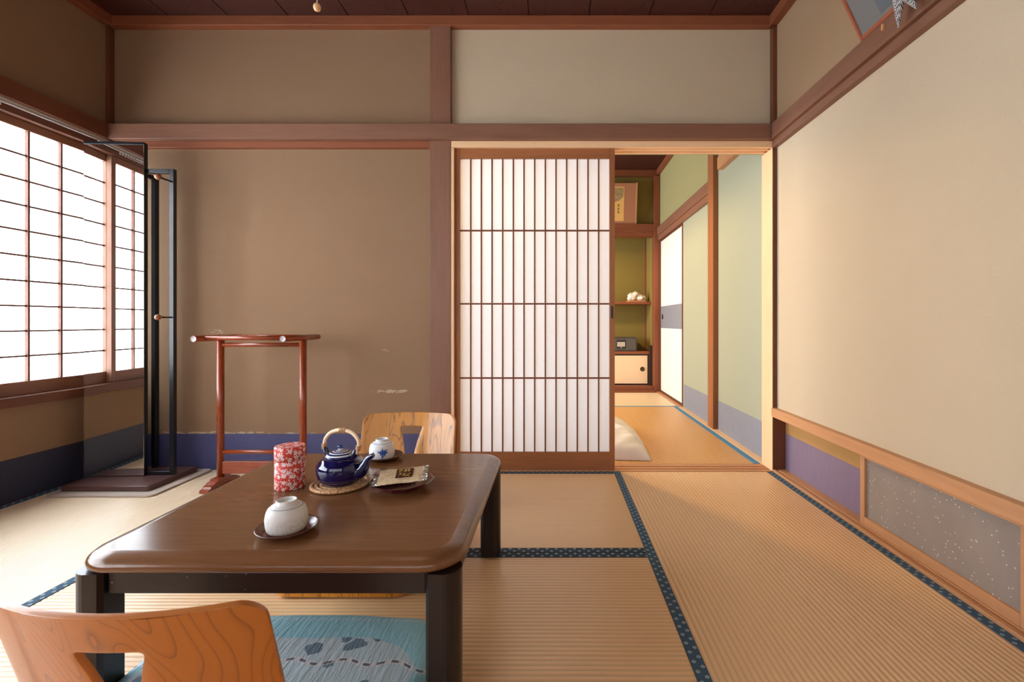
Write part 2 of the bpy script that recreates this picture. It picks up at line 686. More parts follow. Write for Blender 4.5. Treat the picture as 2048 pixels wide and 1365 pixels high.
# ------------------------------------------------------------------ left wall with the shoji window
WZ0, WZ1 = 0.474, 1.80
WY0, WY1 = -0.72, 2.608
sbox('wall_left', 'wall', 'shaded brown plaster window wall', 'wall',
     (XL - 0.12, XL, YF, YB, -0.05, WZ0), (XL - 0.12, XL, YF, YB, WZ1, ZC + 0.06),
     (XL - 0.12, XL, YF, WY0, WZ0, WZ1), (XL - 0.12, XL, WY1, YB, WZ0, WZ1), bev=0)
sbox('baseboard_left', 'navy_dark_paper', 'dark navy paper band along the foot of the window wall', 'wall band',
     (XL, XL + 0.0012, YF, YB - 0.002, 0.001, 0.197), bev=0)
sbox('trim_13', 'wk_y', 'dark deep rail above the shoji window', 'rail',
     (XL + 0.0005, XL + 0.05, YF, 2.6015, 1.801, 1.882))
sbox('trim_14', 'wk_y', 'brown wooden sill under the shoji window', 'window sill',
     (XL - 0.06, XL + 0.03, YF + 0.01, 2.600, 0.432, 0.476))
sbox('trim_15', 'wk_y', 'wooden head over the window panels behind the curtain rail', 'window head',
     (XL - 0.10, XL + 0.012, WY0, WY1, 1.752, 1.7995), bev=0.002)
sbox('trim_16', 'wk_z', 'wooden jamb between the shoji window and the back corner', 'window jamb',
     (XL - 0.10, XL + 0.004, 2.585, WY1, 0.477, 1.751))
wz0, wz1 = 0.537, 1.713


def wpanel(name, label, y0, y1, xoff, ncol, swi=0.032, loc=None, rot=0.0, paper='win_paper'):
    w = thing(name, label, 'window', loc or (XL + xoff, y0, 0.4765), rot, kind='structure')
    L = y1 - y0
    z0, z1, zz = wz0 - 0.4765, wz1 - 0.4765, 1.751 - 0.4765
    t = 0.013
    lat('stile', [(-t, t, 0, swi, 0, zz)], 'ws_z', w)
    lat('stile', [(-t, t, L - swi, L, 0, zz)], 'ws_z', w)
    lat('top_rail', [(-t, t, swi, L - swi, z1, zz)], 'ws_y', w)
    lat('bottom_rail', [(-t, t, swi, L - swi, 0, z0)], 'ws_y', w)
    b = []
    for i in range(1, ncol):
        y = swi + (L - 2 * swi) * i / ncol
        b.append((-0.006, 0.0095, y - 0.0045, y + 0.0045, z0, z1))
    for j in range(1, 10):
        z = z0 + (z1 - z0) * j / 10
        b.append((-0.006, 0.0045, swi, L - swi, z - 0.0042, z + 0.0042))
    lat('lattice', b, 'wk_y', w, bev=0)
    lat('paper', [(-0.0085, -0.0065, swi - 0.01, L - swi + 0.01, z0 - 0.01, z1 + 0.01)], paper, w, bev=0)
    return w


wpanel('window_1', 'glowing shoji window panel beside the mirror', 2.070, 2.584, -0.040, 3)
wpanel('window_2', 'glowing shoji window panel near the camera, overlapping the back panel', 1.174, 2.104, -0.012, 6)
wpanel('window_3', 'glowing shoji window panel at the camera end of the wall', 0.264, 1.204, -0.040, 6)
wpanel('window_4', 'glowing shoji window panel behind the camera', -0.700, 0.296, -0.012, 6)
# outer boarding behind the panels keeps the wall closed
# curtain rail
cr = thing('curtain_rail', 'thin silver curtain rail under the dark rail above the window', 'curtain rail', (XL + 0.0285, 0, 1.783))
silver = plain('brushed_aluminium', srgb(200, 196, 192), 0.35, 0.7)
white_pl = plain('white_nylon', srgb(225, 220, 214), 0.4)
m = MB()
m.box(-0.006, 0.006, -0.6, 2.59, -0.004, 0.008, bev=0.001, seg=1)
m.box(-0.010, 0.010, -0.6, 2.59, 0.008, 0.0178, bev=0.001, seg=1)
m.build('track', silver, cr)
for i in range(13):
    y = 2.535 if i == 0 else 2.10 - 0.020 * i
    m = MB()
    pts = [(0, y + 0.006 * math.sin(a), -0.014 + 0.006 * math.cos(a)) for a in [2 * PI * q / 12 for q in range(13)]]
    m.tube(pts, 0.0014, 6, False)
    m.rod((0, y, -0.009), (0, y, -0.003), 0.0025, seg=8)
    m.build('runner', white_pl, cr)

# ------------------------------------------------------------------ right wall
sbox('wall_right', 'wall_pale', 'pale beige plaster wall on the right above the low rail', 'wall',
     (XR, XR + 0.045, YF, 2.6, 0.330, 1.84), bev=0)
sbox('wall_right_upper', 'wall_shaded', 'pale right wall above the broad rail, shade put into its brown tone', 'wall',
     (XR, XR + 0.045, YF, 2.6, 1.84, ZC + 0.06), bev=0)
sbox('trim_17', 'w_y', 'broad wooden rail high on the right wall under the tilted picture', 'rail',
     (1.168, XR - 0.0003, YF, 2.600, 1.801, 1.882))
sbox('trim_18', 'w_y', 'narrow wooden strip below the broad rail of the right wall', 'rail',
     (1.186, XR - 0.0003, YF, 2.599, 1.762, 1.8008))
sbox('trim_19', 'wo_y', 'low wooden rail along the right wall above the floor windows', 'rail',
     (1.182, XR + 0.046, YF, 2.599, 0.300, 0.347), bev=0.002)
sbox('wall_right_lower', 'lowwall', 'small ochre plaster wall set back under the low rail', 'wall',
     (1.262, 1.30, YF, 2.72, -0.05, 0.335), bev=0)
sbox('baseboard_right', 'purple_paper', 'purple paper band on the low wall beside the doorway', 'wall band',
     (1.2606, 1.262, 1.905, 2.599, 0.013, 0.208), bev=0)
sbox('trim_20', 'wo_y', 'grooved wooden sill along the foot of the right wall', 'sill',
     (1.1905, 1.206, YF, 2.599, -0.05, 0.012), (1.206, 1.218, YF, 2.599, -0.05, 0.006), (1.218, 1.2615, YF, 2.599, -0.05, 0.012), bev=0.001)


def frosted():
    t = NT('frosted_sparkle_glass')
    o = t.coord()
    v = t.n('ShaderNodeTexVoronoi')
    t.link(o, v.inputs['Vector'])
    v.inputs['Scale'].default_value = 62
    v.inputs['Randomness'].default_value = 1.0
    rnd = t.sep(v.outputs['Color'])[0]
    rad = t.math('ADD', t.math('MULTIPLY', rnd, 0.19), -0.02)
    dot = t.math('LESS_THAN', v.outputs['Distance'], rad)
    v2 = t.n('ShaderNodeTexVoronoi')
    t.link(t.map(o, scale=(1, 1, 0.35)), v2.inputs['Vector'])
    v2.inputs['Scale'].default_value = 26
    r2 = t.sep(v2.outputs['Color'])[1]
    st = t.math('MULTIPLY', t.math('SUBTRACT', t.math('MULTIPLY', r2, 0.10), v2.outputs['Distance']), 6.0, clamp=True)
    cloud = t.noise(t.map(o, scale=(1, 1, 0.5)), 9, 3.0, 0.6)
    base = t.mix(cloud, srgb(142, 132, 124), srgb(170, 158, 148))
    col = t.mix(t.math('MULTIPLY', dot, 0.8), base, srgb(245, 242, 238))
    col = t.mix(st, col, srgb(232, 226, 220))
    t.color(col)
    t.rough(0.28)
    t.b.inputs['Transmission Weight'].default_value = 0.25
    t.b.inputs['Specular IOR Level'].default_value = 0.6
    t.bump(t.noise(o, 300, 3.0, 0.6), 0.15, 0.001)
    return t.m


M['frost'] = frosted()
for nm, lb, y0, y1 in (('window_5', 'low frosted glass sliding panel in the right wall with sparkling flecks', 1.215, 1.905),
                       ('window_6', 'low frosted glass sliding panel nearest the camera', 0.50, 1.2145)):
    w = thing(nm, lb, 'window', (1.234, y0, 0.0125), kind='structure')
    L, Z = y1 - y0, 0.2868
    lat('stile', [(-0.013, 0.013, L - 0.026, L, 0, Z)], 'wo_z', w)
    lat('stile', [(-0.013, 0.013, 0, 0.036, 0, Z)], 'wo_z', w)
    lat('top_rail', [(-0.013, 0.013, 0.036, L - 0.026, Z - 0.022, Z)], 'wo_y', w)
    lat('bottom_rail', [(-0.013, 0.013, 0.036, L - 0.026, 0, 0.034)], 'wo_y', w)
    lat('pane', [(-0.002, 0.003, 0.03, L - 0.02, 0.03, Z - 0.018)], 'frost', w, bev=0)

# wall behind the camera, with unseen glowing shoji panels added for front light
sbox('wall_front', 'wall', 'plaster wall behind the camera', 'wall', (XL - 0.1, XR + 0.1, YF - 0.08, YF, -0.05, 0.478), (XL - 0.1, XR + 0.1, YF - 0.08, YF, 1.756, ZC + 0.06),
     (XL - 0.1, -1.95, YF - 0.08, YF, 0.478, 1.756), (0.85, XR + 0.1, YF - 0.08, YF, 0.478, 1.756), bev=0)
M['win_paper_fill'] = shoji_paper('shoji_paper_front_fill', srgb(240, 242, 246), 0.3, 0.03, 0.9, (0.95, 0.97, 1.0, 1))
for i_, xr_ in enumerate((0.85, -0.0833, -1.0167)):
    wpanel('window_%d' % (7 + i_), '%s added unseen shoji panel behind the camera for soft front light' % ('window side', 'middle', 'right wall side')[2 - i_], 0, 0.9333, 0, 6, loc=(xr_, YF - 0.02, 0.4795), rot=PI / 2, paper='win_paper_fill')

# ------------------------------------------------------------------ far room
sbox('wall_far_right', 'green', 'pale green plaster wall on the right of the far room', 'wall',
     (NXR, NXR + 0.06, 2.72, 3.70, -0.05, NZC + 0.05), (NXR, NXR + 0.06, 3.70, 4.60, -0.05, 1.85),
     (NXR + 0.05, NXR + 0.10, 4.55, NYB, -0.05, 1.82), bev=0)
sbox('wall_far_right_upper', 'green_shaded', 'green plaster above the white sliding panel, shaded olive in colour', 'wall',
     (NXR, NXR + 0.06, 3.70, NYB + 0.02, 1.85, NZC + 0.05), bev=0)
sbox('baseboard_far_right', 'blue_paper', 'blue grey paper band along the green wall of the far room', 'wall band',
     (NXR - 0.0012, NXR, 2.737, 4.555, 0.004, 0.222), bev=0)
sbox('wall_far_partition', 'green', 'far room side of the partition wall', 'wall',
     (NXL, DX0, 2.7001, 2.72, 0, NZC), (DX0, NXR, 2.7061, 2.72, 1.768, NZC), bev=0)
sbox('ceiling_far', 'ceil', 'dark boarded ceiling of the far room', 'ceiling', (NXL, NXR + 0.05, 2.7205, NYB + 0.06, NZC, NZC + 0.05), bev=0)
sbox('wall_far_left', 'green', 'left wall of the far room, hidden behind the door', 'wall',
     (NXL - 0.06, NXL, 2.72, NYB + 0.6, -0.05, 0.5), (NXL - 0.06, NXL, 2.72, NYB + 0.6, 2.0, NZC + 0.05),
     (NXL - 0.06, NXL, 2.72, 3.45, 0.5, 2.0), (NXL - 0.06, NXL, 5.55, NYB + 0.6, 0.5, 2.0), bev=0)
sbox('trim_21', 'wl_y', 'pale wooden strip at the foot of the green wall', 'skirting', (1.1885, NXR, 2.7355, 4.56, -0.05, 0.004), bev=0.001)
sbox('trim_22', 'wd_z', 'wooden post on the green wall of the far room', 'post', (1.202, NXR - 0.0003, 3.61, 3.735, 0.0, NZC))
sbox('trim_23', 'ws_y', 'wooden rail above the white sliding panel of the far room', 'rail', (1.205, NXR - 0.0003, 3.737, NYB - 0.001, 1.825, 1.92))
sbox('trim_24', 'ws_y', 'grooved door head over the white sliding panel', 'door head', (1.215, NXR - 0.0003, 3.737, NYB - 0.001, 1.770, 1.8248), bev=0.002)
sbox('trim_25', 'wt_y', 'ceiling trim of the far room along the right wall', 'ceiling trim', (1.20, NXR - 0.0003, 2.721, NYB, 2.54, NZC))
sbox('trim_26', 'wt_x', 'ceiling trim of the far room above the alcove', 'ceiling trim', (NXL, 1.20, 5.59, NYB + 0.04, 2.53, NZC))
# the little bracketed rail end beyond the doorway head
m = MB()
m.box(1.195, NXR - 0.0003, 2.75, 3.50, 1.93, 2.02, bev=0.004)
struct('trim_27', m, 'wo_y', 'short orange wooden rail end just inside the doorway head', 'rail')
# white fusuma
fu = thing('door_2', 'white sliding panel with a blue band in the far room', 'door', (1.248, 4.585, 0.006), kind='structure')
lat('stile', [(-0.014, 0.008, 0, 0.028, 0, 1.764)], 'wk_z', fu)
lat('stile', [(-0.014, 0.008, 0.955, 0.983, 0, 1.764)], 'wk_z', fu)
lat('rail', [(-0.012, 0.008, 0.028, 0.955, 0, 0.022)], 'wk_y', fu)
lat('rail', [(-0.012, 0.008, 0.028, 0.955, 1.742, 1.764)], 'wk_y', fu)
lat('panel', [(-0.006, 0.006, 0.028, 0.955, 0.022, 1.742)], plain('white_fusuma_paper', srgb(240, 238, 234), 0.7), fu, bev=0)
lat('band', [(-0.0066, -0.006, 0.028, 0.955, 0.74, 0.99)], 'blue_paper', fu, bev=0)
m = MB()
m.lathe([(0.0, 0.0), (0.022, 0.0), (0.026, 0.004), (0.030, 0.003), (0.031, 0.0)], 20,
        Matrix.Translation((-0.0068, 0.87, 0.87)) @ Matrix.Rotation(-PI / 2, 4, 'Y'), caps=False)
m.build('finger_pull', plain('dark_bronze', srgb(60, 48, 40), 0.4, 0.6), fu)
sbox('trim_28', 'wo_y', 'wooden track under the white sliding panel', 'sill', (1.1885, NXR + 0.05, 4.5605, NYB - 0.03, -0.05, 0.005), bev=0.001)

# alcove
AX1, AYB = 1.17, 6.07
sbox('wall_far_back', 'olive', 'green wall above and inside the alcove, its shade painted olive', 'wall',
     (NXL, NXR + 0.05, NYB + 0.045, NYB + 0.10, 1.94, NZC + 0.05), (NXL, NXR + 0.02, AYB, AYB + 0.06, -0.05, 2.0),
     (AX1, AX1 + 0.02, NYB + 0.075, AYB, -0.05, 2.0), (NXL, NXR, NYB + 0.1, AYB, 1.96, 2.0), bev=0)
sbox('trim_29', 'wt_z', 'corner post between the alcove and the white sliding panel', 'post', (AX1 + 0.002, 1.235, 5.575, NYB + 0.075, 0.0, NZC - 0.07))
sbox('trim_30', 'wt_x', 'wooden beam across the alcove under the leaning picture', 'beam',
     (NXL, AX1 + 0.002, 5.585, 5.64, 1.872, 1.965), (NXL, AX1 + 0.002, 5.60, 5.74, 1.826, 1.872))
sbox('trim_31', 'wt_z', 'thin corner strip inside the alcove', 'post', (AX1 - 0.022, AX1 - 0.0005, AYB - 0.02, AYB - 0.0005, 0.0, 1.96))
sbox('trim_32', 'wt_x', 'wooden step along the foot of the alcove', 'step', (NXL, AX1 + 0.002, 5.516, 5.70, -0.05, 0.018), (NXL, AX1 - 0.001, 5.60, AYB - 0.001, -0.05, 0.062))

# shelf with ornament
sh = MB()
sh.box(-0.4, 1.168, 5.74, AYB - 0.021, 1.030, 1.062, bev=0.002)
o = sh.build('wall_shelf', 'wt_x', None)
tag(o, 'brown wooden shelf across the alcove above the safe', 'shelf')

orn = thing('ornament', 'white ceramic ornament with brown markings on the alcove shelf', 'ornament', (1.015, 5.86, 1.0622))


def orn_mat():
    t = NT('painted_white_ceramic')
    o = t.coord()
    n1 = t.noise(o, 42, 3.0, 0.6, 1.5)
    t.color(t.ramp(n1, [(0.36, srgb(120, 84, 60)), (0.42, srgb(235, 228, 214)), (0.62, srgb(242, 238, 230)), (0.70, srgb(190, 150, 110))]))
    t.rough(0.3)
    return t.m


m = MB()
m.prism(rrect(-0.125, 0.12, -0.07, 0.07, 0.03), 0.0, 0.014)
m.build('stand', 'wo_x', orn)
b = bmesh.new()
for (cx, cy, cz, r, sx, sz) in ((-0.055, 0, 0.062, 0.056, 1.05, 1.0), (0.03, 0.005, 0.056, 0.05, 1.1, 0.95), (0.078, 0.0, 0.044, 0.038, 1.0, 1.0),
                               (-0.02, -0.03, 0.095, 0.034, 1.1, 0.9), (-0.085, -0.015, 0.036, 0.032, 1.1, 0.8), (0.045, -0.035, 0.045, 0.03, 1.2, 0.8)):
    bb = bmesh.new()
    bmesh.ops.create_icosphere(bb, subdivisions=3, radius=r)
    for v in bb.verts:
        nz = noise.noise(v.co * 45 + Vector((cx * 90, cz * 50, 3))) * 0.011
        v.co = v.co + v.co.normalized() * nz
        v.co = Vector((v.co.x * sx + cx, v.co.y + cy, max(v.co.z * sz + cz, 0.013)))
    vm = {v: b.verts.new(v.co) for v in bb.verts}
    for f in bb.faces:
        b.faces.new([vm[v] for v in f.verts]).smooth = True
    bb.free()
m = MB()
m.bm = b
m.build('figure', orn_mat(), orn)
m = MB()
m.box(0.085, 0.125, 0.03, 0.06, 0.014, 0.075, bev=0.004)
m.build('back_support', plain('dark_wood_support', srgb(40, 28, 22), 0.5), orn)

# cabinet with sliding door, post
cab = thing('alcove_cabinet', 'low alcove cabinet with cream sliding door below the safe', 'cabinet', (0, 5.71, 0.0625))
lat('carcass', [(-0.2, 1.135, 0.03, 0.335, 0, 0.37)], 'wk_x', cab)
lat('top_board', [(-0.2, 1.135, -0.012, 0.335, 0.3705, 0.402)], 'wt_x', cab)
sdo = lat('sliding_door', [(0.2, 1.118, 0.006, 0.029, 0.016, 0.352)], plain('cream_paper', srgb(238, 212, 178), 0.7), cab)
fr = lat('door_frame', [(0.2, 1.13, 0.004, 0.03, 0.0, 0.0155), (0.2, 1.13, 0.004, 0.03, 0.3525, 0.370), (1.1185, 1.134, 0.002, 0.03, 0, 0.3702)], plain('black_lacquer_edge', srgb(34, 24, 22), 0.35), cab)
m = MB()
m.lathe([(0.0, 0.001), (0.018, 0.001), (0.022, 0.005), (0.027, 0.005), (0.028, 0.0)], 24,
        Matrix.Translation((1.058, 0.006, 0.19)) @ Matrix.Rotation(PI / 2, 4, 'X'), caps=False)
m.build('finger_pull', plain('bronze_pull', srgb(92, 74, 44), 0.4, 0.7), sdo)
lat('post', [(1.1345, 1.168, -0.02, 0.02, -0.0, 0.475)], plain('dark_brown_post', srgb(52, 34, 28), 0.45), cab)

# safe
saf = thing('safe', 'dark grey safe with keypad on the alcove cabinet', 'safe', (0.805, 5.73, 0.4647))
sb = plain('safe_grey', srgb(66, 62, 60), 0.5)
sfd = plain('safe_dark', srgb(42, 40, 40), 0.45)
wht = plain('white_print', srgb(224, 214, 200), 0.5)
m = MB()
m.box(-0.19, 0.19, 0.0, 0.25, 0.0, 0.165, bev=0.004)
m.build('body', sb, saf)
m = MB()
m.box(-0.178, 0.178, -0.004, 0.0, 0.012, 0.153, bev=0.001)
dr = m.build('door', plain('safe_door_grey', srgb(82, 78, 76), 0.45), saf)
m = MB()
m.box(-0.055, 0.055, -0.0065, -0.004, 0.03, 0.138, bev=0.001)
kp = m.build('keypad', sfd, saf)
m = MB()
for r in range(3):
    for c in range(4):
        x0 = -0.046 + c * 0.0235
        z0 = 0.058 + r * 0.0185
        m.box(x0, x0 + 0.020, -0.009, -0.0065, z0, z0 + 0.0145, bev=0.001, seg=1)
m.build('keys', wht, kp)
m = MB()
m.rod((0, -0.0065, 0.044), (0, -0.009, 0.044), 0.006, seg=12)
m.build('lamp', wht, kp)
m = MB()
for z0, w_, h_ in ((0.125, 0.075, 0.009), (0.112, 0.05, 0.004), (0.088, 0.08, 0.006), (0.076, 0.045, 0.004), (0.062, 0.06, 0.003), (0.052, 0.075, 0.008), (0.04, 0.04, 0.003)):
    xx = -0.165
    while xx < -0.165 + w_:
        lw = 0.006 + 0.006 * random.random()
        m.box(xx, xx + lw, -0.0047, -0.0041, z0 - h_ / 2, z0 + h_ / 2)
        xx += lw + 0.0016
m.build('instruction_text', wht, saf)

# leaning picture above the alcove beam
pic = thing('leaning_picture', 'brown mounted print with calligraphy leaning above the alcove', 'picture', (0.70, 5.600, 1.9652))
tl = math.radians(10)
TR = Matrix.Rotation(tl, 4, 'X')
Rm = TR
# hangs forward at the top


def tbox(mb, x0, x1, y0, y1, z0, z1, bev=0.001):
    b = bmesh.new()
    bmesh.ops.create_cube(b, size=1.0)
    for v in b.verts:
        v.co = Vector((v.co.x * (x1 - x0) + (x0 + x1) / 2, v.co.y * (y1 - y0) + (y0 + y1) / 2, v.co.z * (z1 - z0) + (z0 + z1) / 2))
    if bev:
        bmesh.ops.bevel(b, geom=b.edges[:], offset=bev, segments=1, affect='EDGES')
    mb.add(b, mat=Rm)
    return mb


brown_mount = plain('brown_mount_board', srgb(176, 120, 88), 0.75)
m = MB()
tbox(m, -0.3, 0.250, 0.0, 0.016, 0.0, 0.465)
m.build('mount', brown_mount, pic)
m = MB()
tbox(m, 0.250, 0.268, -0.004, 0.020, 0.0, 0.47)
tbox(m, -0.3, 0.250, -0.004, 0.020, -0.004, 0.0)
m.build('edge_frame', 'wo_z', pic)
m = MB()
tbox(m, -0.15, 0.117, -0.0025, 0.0, 0.035, 0.425, 0.0)
pp = m.build('print', plain('gold_print_paper', srgb(226, 178, 104), 0.7), pic)
dark = plain('ink', srgb(52, 42, 36), 0.8)


def printmat():
    t = NT('ink_drawing')
    o = t.coord()
    n1 = t.noise(o, 30, 4.0, 0.6, 3.0)
    t.color(t.ramp(t.math('FRACT', t.math('MULTIPLY', n1, 6.0)), [(0.3, srgb(60, 52, 44)), (0.5, srgb(210, 178, 120)), (0.8, srgb(190, 160, 112))]))
    t.rough(0.75)
    return t.m


m = MB()
mm = Rm @ Matrix.Translation((0, -0.0026, 0)) @ Matrix.Rotation(PI / 2, 4, 'X')
m.prism([(-0.14, 0.24), (0.0, 0.25), (0.06, 0.27), (0.105, 0.31), (0.107, 0.41), (-0.14, 0.415)], 0.0, 0.0006, mm)
m.build('ink_drawing', printmat(), pic)


def strokes(segs, w, th, mat4):
    m = MB()
    for (x0, y0, x1, y1) in segs:
        a, b2 = Vector((x0, y0)), Vector((x1, y1))
        dd = (b2 - a)
        if dd.length < 1e-6:
            continue
        dd.normalize()
        nn = Vector((-dd.y, dd.x)) * w / 2
        e = dd * w * 0.3
        poly = [a - e - nn, b2 + e - nn * 0.6, b2 + e + nn * 0.6, a - e + nn]
        m.prism([(p.x, p.y) for p in poly], 0, th, mat4)
    return m


sg = []
for cz in (0.212, 0.172, 0.135):
    for (x0, y0, x1, y1) in ((-.012, .008, .010, .010), (-.001, .014, -.004, -.012), (-.012, -.003, .006, -.010), (.004, .002, .012, -.008)):
        sg.append((0.052 + x0, cz + y0, 0.052 + x1, cz + y1))
strokes(sg, 0.005, 0.0005, mm).build('signature', dark, pic)

# white bedding
bed = bmesh.new()
N = 44
gx = []
for i in range(N + 1):
    row = []
    for j in range(N + 1):
        u, v = i / N * 2 - 1, j / N * 2 - 1
        r = (1 - abs(u) ** 4) * (1 - abs(v) ** 4)
        hh = 0.14 * max(r, 0) ** 0.55
        p = Vector((u * 2.3, v * 2.3, 1.7))
        wr = noise.noise(p * 1.3) * 0.025 + noise.noise(Vector((u * 2.0 + v * 3.0, v * 7 - u * 6, 4))) * 0.016
        hh += wr * min(1, max(r, 0) * 3)
        sx = 1 - 0.06 * v * v * (1 if u > 0 else 1)
        x = 0.10 + u * 0.47 * (1 - 0.10 * (1 - v * v) * -1 * 0.3) - 0.06 * max(v, 0) * (u > 0)
        y = 3.27 + v * 0.475 * (1 - 0.05 * (1 - u * u))
        row.append(bed.verts.new((x, y, 0.006 + max(hh, 0.004 * (r > 0.0) + 0.004))))
    gx.append(row)
for i in range(N):
    for j in range(N):
        bed.faces.new([gx[i][j], gx[i + 1][j], gx[i + 1][j + 1], gx[i][j + 1]]).smooth = True
bb = [[bed.verts.new((gx[i][j].co.x, gx[i][j].co.y, 0.0035)) for j in range(N + 1)] for i in (0, N)]
edge = [gx[i][0] for i in range(N + 1)] + [gx[N][j] for j in range(1, N + 1)] + [gx[i][N] for i in range(N - 1, -1, -1)] + [gx[0][j] for j in range(N - 1, 0, -1)]
low = [bed.verts.new((v.co.x * 0.995 + 0.0005, v.co.y, 0.002)) for v in edge]
for i in range(len(edge)):
    j = (i + 1) % len(edge)
    bed.faces.new([edge[i], low[i], low[j], edge[j]])
bed.faces.new(low)
for r_ in bb:
    for v in r_:
        bed.verts.remove(v)
mb = MB()
mb.bm = bed
o = mb.build('bedding', plain('white_cotton', srgb(240, 236, 232), 0.85), None)
tag(o, 'plump white bedding lying on the far room floor behind the door', 'bedding')

# ------------------------------------------------------------------ low table
tbl = thing('low_table', 'dark brown low square table with rounded corners in the foreground', 'table', (-0.572, 1.32, 0.0015))
HT = 0.3505
hw = 0.391


def round_slab(hw_, rad, prof, n=10):
    """prof: list of (inset, z)"""
    bm = bmesh.new()
    loops = []
    for ins, z in prof:
        r = max(rad - ins, 0.004)
        pts = rrect(-hw_ + ins, hw_ - ins, -hw_ + ins, hw_ - ins, r, n)
        loops.append([bm.verts.new((x, y, z)) for x, y in pts])
    L = len(loops[0])
    for a, b in zip(loops, loops[1:]):
        for i in range(L):
            j = (i + 1) % L
            f = bm.faces.new([a[i], a[j], b[j], b[i]])
            f.smooth = True
    bm.faces.new(loops[0][::-1])
    f = bm.faces.new(loops[-1])
    return bm


def table_mat():
    t = NT('walnut_tabletop')
    o = t.coord()
    v = t.map(o, scale=(0.05, 1, 1))
    a = t.noise(v, 60, 4.0, 0.65, 0.4)
    b = t.noise(v, 420, 3.0, 0.6)
    k = t.math('ADD', t.math('MULTIPLY', a, 0.65), t.math('MULTIPLY', b, 0.35))
    c = srgb(116, 76, 46)
    t.color(t.ramp(k, [(0.35, mul(c, 0.86)), (0.52, c), (0.68, mul(c, 1.10))]))
    t.rough(t.math('ADD', t.math('MULTIPLY', b, 0.03), 0.17))
    t.b.inputs['Specular IOR Level'].default_value = 0.5
    return t.m


M['table'] = table_mat()
M['table_dark'] = plain('dark_brown_lacquer', srgb(28, 18, 18), 0.3, spec=0.5)
mb = MB()
mb.bm = round_slab(hw, 0.085, [(0.026, HT - 0.034), (0.010, HT - 0.033), (0.002, HT - 0.028), (0.0, HT - 0.021), (0.003, HT - 0.014),
                               (0.012, HT - 0.007), (0.028, HT - 0.0022), (0.034, HT - 0.0008), (0.038, HT)])
mb.build('tabletop', 'table', tbl)
for sx in (-1, 1):
    for sy in (-1, 1):
        m = MB()
        c = hw - 0.0415
        # leg section: outer corner rounded, flat inside faces
        poly = []
        R = 0.036
        for i in range(13):
            a = -PI / 4 * 1.0 - 0.35 + (PI / 2 + PI / 4 + 0.25) * i / 12
            poly.append((R * math.cos(a), R * math.sin(a)))
        poly += [(-0.024, 0.034), (-0.031, 0.026), (-0.031, -0.020), (-0.02, -0.031)]
        poly2 = [(c * sx + x * sx, c * sy + y * sy) for x, y in poly]
        if sx * sy < 0:
            poly2 = poly2[::-1]
        m.prism(poly2, 0.004, HT - 0.0345, smooth=False)
        lg = m.build('leg', 'table_dark', tbl)
        f = MB()
        f.lathe([(0.024, 0.0), (0.026, 0.004)], 20, Matrix.Translation((c * sx, c * sy, 0)))
        f.build('foot_pad', plain('black_rubber', srgb(18, 16, 16), 0.7), lg)


def specked():
    t = NT('dark_apron_with_specks')
    o = t.coord()
    v = t.n('ShaderNodeTexVoronoi')
    v.voronoi_dimensions = '2D'
    t.link(t.map(o, rot=(PI / 2, 0, 0)), v.inputs['Vector'])
    v.inputs['Scale'].default_value = 26
    r = t.sep(v.outputs['Color'])[0]
    m_ = t.math('LESS_THAN', v.outputs['Distance'], t.math('MULTIPLY', t.math('SUBTRACT', r, 0.72), 0.16))
    t.color(t.mix(m_, srgb(32, 20, 19), srgb(150, 140, 132)))
    t.rough(0.35)
    return t.m


sp = specked()
ai = hw - 0.022
for (x0, x1, y0, y1) in ((-ai + 0.053, ai - 0.053, -ai, -ai + 0.018), (-ai + 0.053, ai - 0.053, ai - 0.018, ai),
                         (-ai, -ai + 0.018, -ai + 0.053, ai - 0.053), (ai - 0.018, ai, -ai + 0.053, ai - 0.053)):
    m = MB()
    m.box(x0, x1, y0, y1, HT - 0.080, HT - 0.0345, bev=0.0015)
    m.build('apron', sp, tbl)
TZ = 0.0015 + HT + 0.0003

# ------------------------------------------------------------------ things on the table
# tea canister


def canister_mat():
    t = NT('red_floral_paper')
    uv = t.uv()
    base = srgb(206, 58, 44)
    wc = srgb(238, 226, 220)
    col = base
    for scale, off, a0, b0 in ((62.0, 0.0, 0.29, 0.11), (95.0, 0.37, 0.20, 0.08)):
        vv = t.map(uv, scale=(1, 1, 1), loc=(off, off * 1.7, 0))
        v = t.n('ShaderNodeTexVoronoi', voronoi_dimensions='2D')
        t.link(vv, v.inputs['Vector'])
        v.inputs['Scale'].default_value = scale
        v.inputs['Randomness'].default_value = 0.75
        sc = t.n('ShaderNodeVectorMath', operation='SUBTRACT')
        t.link(vv, sc.inputs[0])
        t.link(v.outputs['Position'], sc.inputs[1])
        x, y, z = t.sep(sc.outputs[0])
        rnd = t.sep(v.outputs['Color'])[0]
        ang = t.math('ADD', t.math('ARCTAN2', y, x), t.math('MULTIPLY', rnd, 6.28))
        pet = t.math('ADD', t.math('MULTIPLY', t.math('COSINE', t.math('MULTIPLY', ang, 5.0)), b0), a0)
        dd = v.outputs['Distance']
        m1 = t.math('LESS_THAN', dd, pet)
        m2 = t.math('GREATER_THAN', dd, 0.085)
        col = t.mix(t.math('MULTIPLY', m1, m2), col, wc)
    t.color(col)
    t.rough(0.55)
    return t.m


